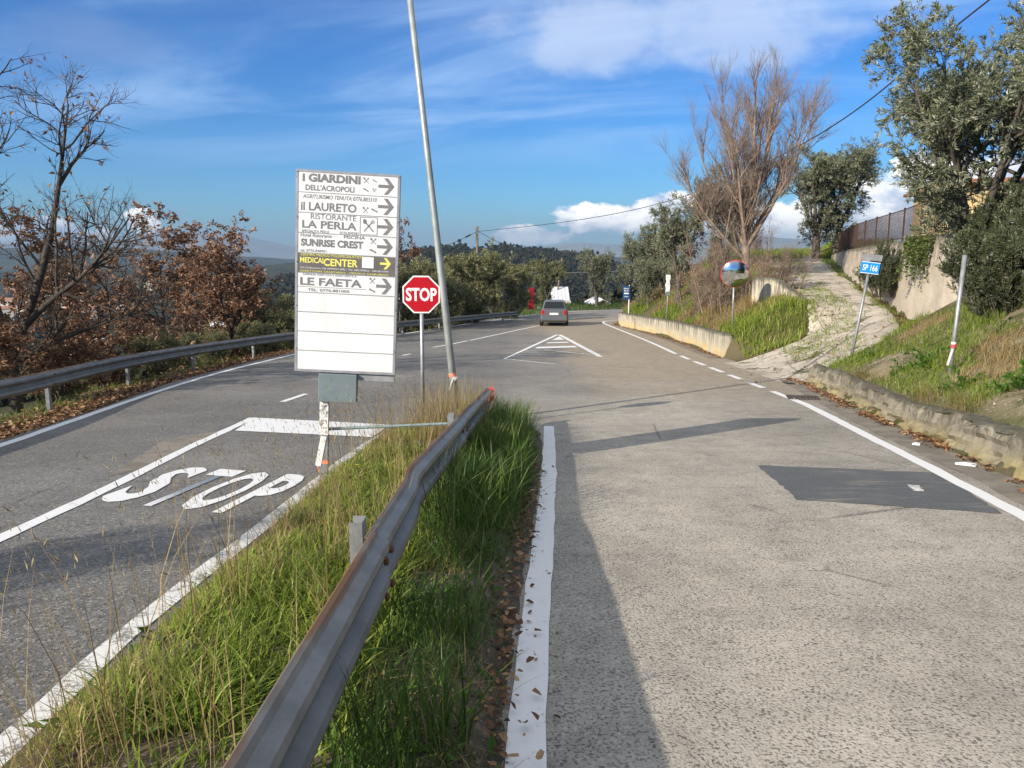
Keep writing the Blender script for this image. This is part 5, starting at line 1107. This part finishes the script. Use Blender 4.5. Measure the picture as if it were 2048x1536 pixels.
# ------------------------------------------------------------------ poles and wires
def wire(name, pts, r, label, mat='cable'):
    p = smooth_line(pts, 3); b = MB().tube([tuple(q) for q in p], r, 5); o = b.build(name, mat); return props(o, label, 'cable')
p1 = at(955, 452, 75); z1 = float(gz(p1[0], 75)); up_ = empty('utility_pole', (p1[0], 75, z1), 'weathered wooden utility pole above the olives beyond the outer rail', 'utility pole')
h1 = p1[2] - z1; MB().tube([(-.25, 0, -1), (0, 0, h1)], [.16, .10], 10).build('shaft', 'bark_pole', up_, smooth=True)
for dx, dz in ((-.22, -.35), (.22, -.35), (-.2, -.9), (.2, -1.0)): MB().tube([(0, 0, h1 + dz), (dx, -.1, h1 + dz + .05), (dx, -.1, h1 + dz + .2)], .03, 6).build('bracket', 'pole_steel', up_)
MB().tube([(-.12, -.05, h1 - .2), (-.14, -.05, h1 - 1.6)], .025, 6).build('down_lead', 'cable', up_)
p2 = at(1124, 516, 92); f2 = at(1112, 612, 92); up2 = empty('utility_pole', (f2[0], 92, float(gz(f2[0], 92))), 'thin leaning wooden pole behind the white-roofed shed past the bend', 'utility pole'); up2z = up2.location.z
MB().tube([(-.2, 0, -1), (p2[0] - f2[0], 0, p2[2] - up2z)], [.13, .09], 8).build('shaft', 'bark_pole', up2, smooth=True)
MB().tube([(p2[0] - f2[0] - .3, 0, p2[2] - up2z - .3), (p2[0] - f2[0] + .3, 0, p2[2] - up2z - .3)], .04, 6).build('crossarm', 'bark_pole', up2)
wire('overhead_cable', [at(957, 463, 75), at(1150, 443, 60), at(1330, 408, 47), at(1510, 340, 36), at(1720, 225, 27), at(1960, 0, 19), np.array([15.5, 12, 11.5])], .022, 'black overhead cable rising from the wooden pole over the driveway trees')
wire('overhead_cable', [at(953, 464, 75), at(925, 478, 73.5), at(870, 500, 70), at(800, 533, 64), at(650, 590, 58)], .022, 'black cable running left from the wooden pole behind the leaning pole')
wire('overhead_cable', [at(958, 464, 75), at(1010, 492, 82), at(1060, 516, 92)], .022, 'black cable dropping right from the wooden pole behind the olives')
wire('overhead_cable', [at(1123, 526, 92), at(1096, 537, 95), at(1068, 545, 100)], .02, 'pale cable running left from the thin leaning pole', 'cable_pale')
wire('overhead_cable', [at(1040, 544, 96), at(1150, 546, 96), at(1245, 542, 96), at(1330, 536, 96)], .02, 'pale level cable crossing in front of the wooded hill past the bend', 'cable_pale')
jb = MB().tube([at(931, 474.5, 73.8), at(941, 469.5, 74.3)], .07, 6).build('cable_joint', 'cable'); props(jb, 'black splice sleeve on the cable left of the wooden pole', 'cable joint')

# ------------------------------------------------------------------ red cabinet, sheds past the bend
cz_ = at(1062, 608, 60); cb = empty('red_cabinet', (cz_[0], 60, float(cz_[2])), 'narrow red upright cabinet standing under the dark olives', 'cabinet', rot=(0, 0, R(10))); hc = 32 / FPX * 60; wc = 11 / FPX * 60
MB().box((0, 0, hc * .47 - .2), (wc, wc * .9, hc * .94 + .4)).build('body', 'cabinet_red', cb, bevel=.02); MB().box((0, 0, hc * .965), (wc * 1.12, wc * 1.0, .08)).build('cap', 'cabinet_red', cb)
MB().box((0, -wc * .46, hc * .42), (wc * .3, .02, .10)).build('handle', 'black_matte', cb); MB().box((0, -wc * .455, hc * .8), (wc * .8, .015, .05)).build('hinge_strip', 'black_matte', cb)
def shed(name, px0, px1, ytop, ybot, Y, label, wallm, roofm, depth, gable):
    a = at(px0, ybot, Y); c = at(px1, ytop, Y); w_ = c[0] - a[0]; h = c[2] - a[2]; o = empty(name, (a[0] + w_ / 2, Y, a[2] - 1.5), label, 'shed')
    if gable:
        b = MB(); b.plate([(-w_ / 2, 0), (w_ / 2, 0), (w_ / 2, h * .35 + 1.5), (0, h + 1.5), (-w_ / 2, h * .35 + 1.5)], 0, depth); b.build('wall', wallm, o)
        b = MB()
        for s_ in (-1, 1): b.add([(0, -.4, h + 1.62), (0, depth + .3, h + 1.62), (s_ * (w_ / 2 + .5), depth + .3, h * .3 + 1.5), (s_ * (w_ / 2 + .5), -.4, h * .3 + 1.5), (0, -.4, h + 1.54), (0, depth + .3, h + 1.54), (s_ * (w_ / 2 + .5), depth + .3, h * .3 + 1.42), (s_ * (w_ / 2 + .5), -.4, h * .3 + 1.42)], [(0, 1, 2, 3), (7, 6, 5, 4), (0, 3, 7, 4), (3, 2, 6, 7), (2, 1, 5, 6)])
        b.build('roof', roofm, o)
    else:
        MB().box((0, depth / 2, .75 + h * .25), (w_, depth, 1.5 + h * .5)).build('wall', wallm, o)
        for k in range(5): MB().box((-w_ / 2 + w_ * (k + .5) / 5, depth / 2 - .2, 1.5 + h * .75), (w_ / 5 - .03, depth * 1.05, .10), rot=(R(24), 0, 0)).build('roof_sheet', roofm, o)
    return o
shed('shed', 1104, 1142, 592, 612, 88, 'pale sheet-roofed shed below the road past the bend', 'house_wall', 'roof_white', 5, False)
shed('shed', 1188, 1222, 600, 616, 90, 'brick shed with white roof below the road past the bend', 'brick_red', 'roof_white', 7, True)

# ------------------------------------------------------------------ car
ck = empty('car', (2.42, 44.4, float(zr(44.4))), 'small grey hatchback on the road just past the hatched triangle', 'car', rot=(-math.atan(.043), 0, R(-4)))
def loft(secs):
    n = len(secs[0]); V = [p for s_ in secs for p in s_]; F = []
    for i in range(len(secs) - 1): F += [(i * n + k, i * n + (k + 1) % n, (i + 1) * n + (k + 1) % n, (i + 1) * n + k) for k in range(n)]
    F += [tuple(range(n))[::-1], tuple((len(secs) - 1) * n + k for k in range(n))]; return V, F
def sec(y, w_, zb, zt, tw): return [(x, y, z) for x, z in ((-w_ * .92, zb), (w_ * .92, zb), (w_, zb + .18), (w_ * .99, zb + (zt - zb) * .6), (tw, zt - .02), (tw * .7, zt), (-tw * .7, zt), (-tw, zt - .02), (-w_ * .99, zb + (zt - zb) * .6), (-w_, zb + .18))]
V, F = loft([sec(-.02, .74, .32, .92, .68), sec(.12, .82, .24, .98, .74), sec(.7, .84, .20, .98, .76), (sec(2.3, .84, .20, .95, .76)), sec(3.2, .82, .20, .86, .72), sec(3.75, .76, .24, .70, .62)])
MB().add(V, F).build('body', 'car_paint', ck, smooth=False, bevel=.03)
def sec2(y, w_, zt, tw): return [(x, y, z) for x, z in ((-w_, .93), (w_, .93), (tw, zt - .06), (tw * .85, zt), (-tw * .85, zt), (-tw, zt - .06))]
V, F = loft([sec2(.06, .72, 1.02, .68), sec2(.34, .74, 1.46, .58), sec2(1.5, .74, 1.50, .60), sec2(2.05, .74, 1.42, .58), sec2(2.75, .73, .97, .68)])
cabn = MB().add(V, F).build('cabin', 'car_paint', ck, bevel=.03)
MB().add([(-.60, .035, 1.05), (.60, .035, 1.05), (.50, .265, 1.41), (-.50, .265, 1.41)], [(0, 1, 2, 3)]).build('rear_window', 'car_glass', ck)
for s_ in (-1, 1):
    MB().add([(s_ * .742, .45, .99), (s_ * .742, 2.3, .99), (s_ * .635, 1.85, 1.36), (s_ * .632, .55, 1.38)], [(0, 1, 2, 3)]).build('side_window', 'car_glass', ck)
    MB().box((s_ * .63, -.005, .80), (.16, .05, .24)).build('tail_lamp', 'tail_lamp', ck, bevel=.015)
    MB().box((s_ * .93, 2.1, .98), (.18, .10, .12)).build('wing_mirror', 'car_paint', ck, bevel=.02)
    for y in (.62, 3.05):
        wh = bpy.data.objects.new('wheel', None); col.objects.link(wh); wh.parent = ck; wh.location = (s_ * .74, y, .30)
        tv, tf = lathe([(.17, -.09), (.27, -.095), (.30, -.07), (.30, .07), (.27, .095), (.17, .09)], 20); ty = MB().add(tv, tf).build('tyre', 'tyre', wh); ty.rotation_euler = (0, 0, R(90))
        tv, tf = lathe([(.175, -.06), (.05, -.075), (.01, -.075), (.01, .075), (.05, .075), (.175, .06)], 16); rm = MB().add(tv, tf).build('rim', 'frame_grey', wh); rm.rotation_euler = (0, 0, R(90))
MB().box((0, -.05, .44), (1.5, .14, .22)).build('bumper', 'car_paint', ck, bevel=.03); MB().box((0, -.035, .72), (.50, .02, .11)).build('number_plate', 'sign_white', ck)

# ------------------------------------------------------------------ far country: hills, woods, houses
def hill(name, prof, R0, front, back, zbase, mat, seed, noise=6, steps=26):
    """prof: (pixel x, pixel y of the crest) -> crest line at distance R0; slopes fall away in front and behind"""
    px = np.linspace(prof[0][0], prof[-1][0], 220); py = np.interp(px, [p[0] for p in prof], [p[1] for p in prof])
    py = np.convolve(np.pad(py, 3, mode='edge'), np.ones(7) / 7, 'valid')
    az = np.arctan2((px - 1024) / FPX, 1.0); ang = np.array([math.atan2(ray(a, b_)[2], math.hypot(ray(a, b_)[0], ray(a, b_)[1])) for a, b_ in zip(px, py)]); zc_ = EYE + R0 * np.tan(ang)
    s_ = np.concatenate([np.linspace(-1, 0, steps), np.linspace(0, 1, 8)[1:]]); V = []
    for q in s_:
        rr = R0 + (q * front if q < 0 else q * back); f = 1 - abs(q) ** 1.5 if q < 0 else 1 - q * q; z = zbase + (zc_ - zbase) * f; x = np.sin(az) * rr; y = np.cos(az) * rr
        z = z + noise * (vnoise(x, y, front * .22, seed) * 2 + vnoise(x, y, front * .08, seed + 1)) * (1 - np.exp(-((q) / .12) ** 2) if q < 0 else 1); V.append(np.stack([x, y, z], 1))
    V = np.concatenate(V); n = len(px); o = npmesh(name, V, grid_faces(n, len(s_)), mat, smooth=True, attrs={'far': np.ones(len(V))}); props(o, kind='structure'); return V.reshape(len(s_), n, 3)
HA = hill('wooded_hill', [(560, 560), (700, 540), (800, 508), (880, 500), (960, 503), (1010, 500), (1090, 503), (1150, 512), (1185, 516), (1215, 530), (1260, 540), (1400, 548), (1600, 565), (2000, 600)], 950, 620, 500, -75, 'ground_soil', 3, 5)
hill('wooded_hill', [(-500, 575), (0, 548), (300, 540), (500, 532), (600, 526), (760, 530), (900, 545)], 1900, 900, 700, -130, 'ground_soil', 5, 8)
hill('far_hill', [(-700, 505), (-100, 502), (90, 498), (200, 495), (250, 497), (420, 506), (560, 517), (700, 520), (1000, 518), (1300, 512)], 4300, 1600, 1500, -200, 'ground_soil', 7, 14)
hill('mountain', [(-900, 490), (0, 488), (200, 482), (330, 472), (400, 466), (470, 466), (560, 490), (700, 512)], 11500, 4000, 3000, -300, 'mountain_rock', 9, 30)
hill('mountain', [(900, 512), (1050, 500), (1090, 493), (1130, 486), (1170, 484), (1210, 490), (1300, 488), (1420, 470), (1540, 478), (1700, 480), (2100, 470), (2500, 480)], 8500, 3600, 3000, -300, 'mountain_rock', 13, 30)
ico_v = np.array([(0, 0, 1), (.894, 0, .447), (.276, .851, .447), (-.724, .526, .447), (-.724, -.526, .447), (.276, -.851, .447), (.724, .526, -.447), (-.276, .851, -.447), (-.894, 0, -.447), (-.276, -.851, -.447), (.724, -.526, -.447), (0, 0, -1)])
ico_f = np.array([(0, 1, 2), (0, 2, 3), (0, 3, 4), (0, 4, 5), (0, 5, 1), (1, 6, 2), (2, 7, 3), (3, 8, 4), (4, 9, 5), (5, 10, 1), (6, 7, 2), (7, 8, 3), (8, 9, 4), (9, 10, 5), (10, 6, 1), (6, 11, 7), (7, 11, 8), (8, 11, 9), (9, 11, 10), (10, 11, 6)])
def subdiv(v, f):
    v = list(map(tuple, v)); c = {}; out = []
    def mid(a, b_):
        k = (min(a, b_), max(a, b_))
        if k not in c: m_ = np.array(v[a]) + np.array(v[b_]); v.append(tuple(m_ / np.linalg.norm(m_))); c[k] = len(v) - 1
        return c[k]
    for a, b_, d_ in f: x, y, z = mid(a, b_), mid(b_, d_), mid(d_, a); out += [(a, x, z), (b_, y, x), (d_, z, y), (x, y, z)]
    return np.array(v), np.array(out)
ico2 = subdiv(ico_v, ico_f)
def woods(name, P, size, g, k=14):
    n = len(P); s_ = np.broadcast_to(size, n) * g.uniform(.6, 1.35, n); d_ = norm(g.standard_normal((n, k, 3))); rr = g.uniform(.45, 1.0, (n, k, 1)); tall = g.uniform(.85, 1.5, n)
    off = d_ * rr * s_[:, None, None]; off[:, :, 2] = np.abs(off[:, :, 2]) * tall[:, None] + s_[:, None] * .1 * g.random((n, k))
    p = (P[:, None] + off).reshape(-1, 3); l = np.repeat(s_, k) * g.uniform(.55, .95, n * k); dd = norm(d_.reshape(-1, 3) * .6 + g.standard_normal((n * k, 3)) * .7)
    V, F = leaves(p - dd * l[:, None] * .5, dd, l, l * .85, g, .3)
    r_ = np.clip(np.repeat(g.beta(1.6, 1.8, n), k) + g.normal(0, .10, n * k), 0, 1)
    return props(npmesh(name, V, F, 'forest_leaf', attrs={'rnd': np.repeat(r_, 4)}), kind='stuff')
g = np.random.default_rng(101)
def on_hill(Hm, n, lo, hi, clo=0, chi=1):
    r_ = g.uniform(lo, hi, n) * (Hm.shape[0] - 1.001); c = g.uniform(clo, chi, n) * (Hm.shape[1] - 1.001); i = r_.astype(int); j = c.astype(int); a = (r_ - i)[:, None]; b_ = (c - j)[:, None]
    return Hm[i, j] * (1 - a) * (1 - b_) + Hm[i + 1, j] * a * (1 - b_) + Hm[i, j + 1] * (1 - a) * b_ + Hm[i + 1, j + 1] * a * b_
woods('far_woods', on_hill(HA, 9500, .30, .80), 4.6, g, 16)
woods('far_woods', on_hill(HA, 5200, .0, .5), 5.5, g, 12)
def valley(n, r0, r1, a0, a1):
    r_ = np.exp(g.uniform(math.log(r0), math.log(r1), n)); a = np.radians(g.uniform(a0, a1, n)); x = np.sin(a) * r_; y = np.cos(a) * r_; return np.stack([x, y, gz(x, y)], 1), r_
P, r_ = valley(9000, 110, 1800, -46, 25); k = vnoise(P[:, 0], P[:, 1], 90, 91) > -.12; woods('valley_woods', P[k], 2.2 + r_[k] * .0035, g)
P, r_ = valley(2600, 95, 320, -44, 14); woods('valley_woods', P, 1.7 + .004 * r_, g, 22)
# ridge trees that stand out against the sky
for px, w_ in ((898, 3.6), (905, 5.6), (922, 6.4), (985, 4.6), (995, 5.2), (1003, 6.0), (1170, 5.0), (1160, 4.0)):
    pass
lone = []
for px, py, s_ in ((898, 506, 6), (908, 503, 8), (924, 503, 9.5), (982, 505, 7), (993, 505, 6.5), (1003, 503, 8.5), (1168, 515, 8), (1180, 517, 9)):
    q = at(px, py, 930); lone.append((q, s_))
for k, (q, s_) in enumerate(lone):
    gg = np.random.default_rng(200 + k); P = q + gg.standard_normal((26, 3)) * np.array([s_ * .42, s_ * .42, s_ * .36]) + np.array([0, 0, s_ * .35])
    v, f = ico_v, ico_f; V = P[:, None] + v[None] * (s_ * .28) * gg.uniform(.6, 1.3, (26, 12, 1)); o = empty('ridge_tree', tuple(q), 'round tree standing out on the crest of the wooded hill', 'tree', 'trees on the hill crest')
    npmesh('crown', (V - q).reshape(-1, 3), (np.arange(26)[:, None, None] * 12 + f[None]).reshape(-1, 3), 'forest_leaf', o, attrs={'rnd': gg.random(26 * 12) * .5})
    MB().tube([(0, 0, -4), (0, 0, s_ * .4)], s_ * .05, 6).build('trunk', 'bark_dark', o)
def far_house(loc, w_, d_, h, yaw, wm, rm, label, group, windows=0):
    o = empty('far_house', loc, label, 'house', group, (0, 0, yaw)); MB().box((0, 0, h / 2 - 1.5), (w_, d_, h + 3)).build('wall', wm, o)
    b = MB(); hw = w_ / 2 + .4; hd = d_ / 2 + .4; rz = h + min(w_, d_) * .22
    b.add([(-hw, -hd, h), (hw, -hd, h), (hw, hd, h), (-hw, hd, h), (-hw * .55, 0, rz), (hw * .55, 0, rz)], [(0, 1, 5, 4), (1, 2, 5), (2, 3, 4, 5), (3, 0, 4), (0, 3, 2, 1)]); b.build('roof', rm, o)
    for k in range(windows):
        MB().box((-w_ / 2 + w_ * (k + .5) / windows, -d_ / 2 - .02, h * .55), (1.1, .08, 1.5)).build('window', 'window_dark', o)
    return o
for px, py, Y, w_, h, wm, lab, nw in ((855, 516, 850, 14, 4.5, 'house_wall', 'long white house on the wooded hill left of the utility pole', 3), (885, 514, 850, 20, 6, 'house_wall', 'low pale house with red roof directly behind the utility pole on the hill', 4), (872, 513, 880, 9, 5, 'house_wall_pink', 'pinkish house between the two pale houses on the hill', 2)):
    q = at(px, py, Y); far_house(tuple(q - np.array([0, 0, h])), w_, 9, h, R(10), wm, 'roof_tile', lab, None, nw)
k = 0
for px, py, Y, w_, h, wm in ((150, 594, 620, 17, 7, 'house_wall'), (172, 596, 640, 14, 6, 'house_wall'), (165, 606, 580, 20, 6, 'house_wall_pink'), (190, 608, 560, 12, 5, 'house_wall_pink'), (184, 617, 520, 10, 5, 'house_wall'), (130, 590, 700, 12, 6, 'house_wall'), (20, 600, 700, 14, 6, 'house_wall'), (45, 611, 620, 13, 5, 'house_wall'),
                          (10, 617, 560, 12, 5, 'house_wall'), (60, 590, 800, 12, 6, 'house_wall'), (240, 600, 600, 11, 5, 'house_wall'), (95, 560, 1200, 18, 7, 'house_wall'), (45, 545, 1500, 20, 7, 'house_wall'), (150, 552, 1400, 18, 7, 'house_wall'), (300, 562, 1300, 16, 7, 'house_wall'), (420, 640, 330, 9, 5, 'house_wall'), (505, 652, 300, 9, 5, 'house_wall')):
    q = at(px, py, Y); zg = float(gz(q[0], q[1])); far_house((q[0], q[1], zg), w_, w_ * .7, max(h, q[2] - zg) if q[2] - zg < 25 else h, R(k * 37 % 50 - 25), wm, 'roof_tile', 'pink rendered house in the valley town below the oaks' if 'pink' in wm else 'pale house in the valley town below the oaks', 'pink valley houses' if 'pink' in wm else 'pale valley houses', 0); k += 1
q = at(188, 683, 300); far_house((q[0], q[1], q[2] - 4), 9, 7, 4.5, R(15), 'house_wall', 'roof_white', 'white-roofed farm building low on the slope between the oaks', None, 2)
q = at(450, 655, 220); far_house((q[0], q[1], q[2] - 4), 9, 7, 4.2, R(-25), 'house_yellow', 'roof_white', 'ochre house glimpsed through the brown oak below the rail', None, 2)

# ------------------------------------------------------------------ haze: even air round everything
m = bpy.data.materials.new('haze_air'); m.use_nodes = True; nt = m.node_tree; nt.nodes.clear(); out = nt.nodes.new('ShaderNodeOutputMaterial'); pv = nt.nodes.new('ShaderNodeVolumePrincipled')
pv.inputs['Color'].default_value = (.34, .49, .68, 1); pv.inputs['Density'].default_value = 1.15e-4; pv.inputs['Anisotropy'].default_value = .0; nt.links.new(pv.outputs[0], out.inputs['Volume']); MATS['haze_air'] = m
allz = GZ.min() - 20
hz = MB().box((0, 0, (allz - 330 + 360) / 2), (36000, 36000, 360 - allz + 330)).build('haze', 'haze_air'); props(hz, kind='stuff')
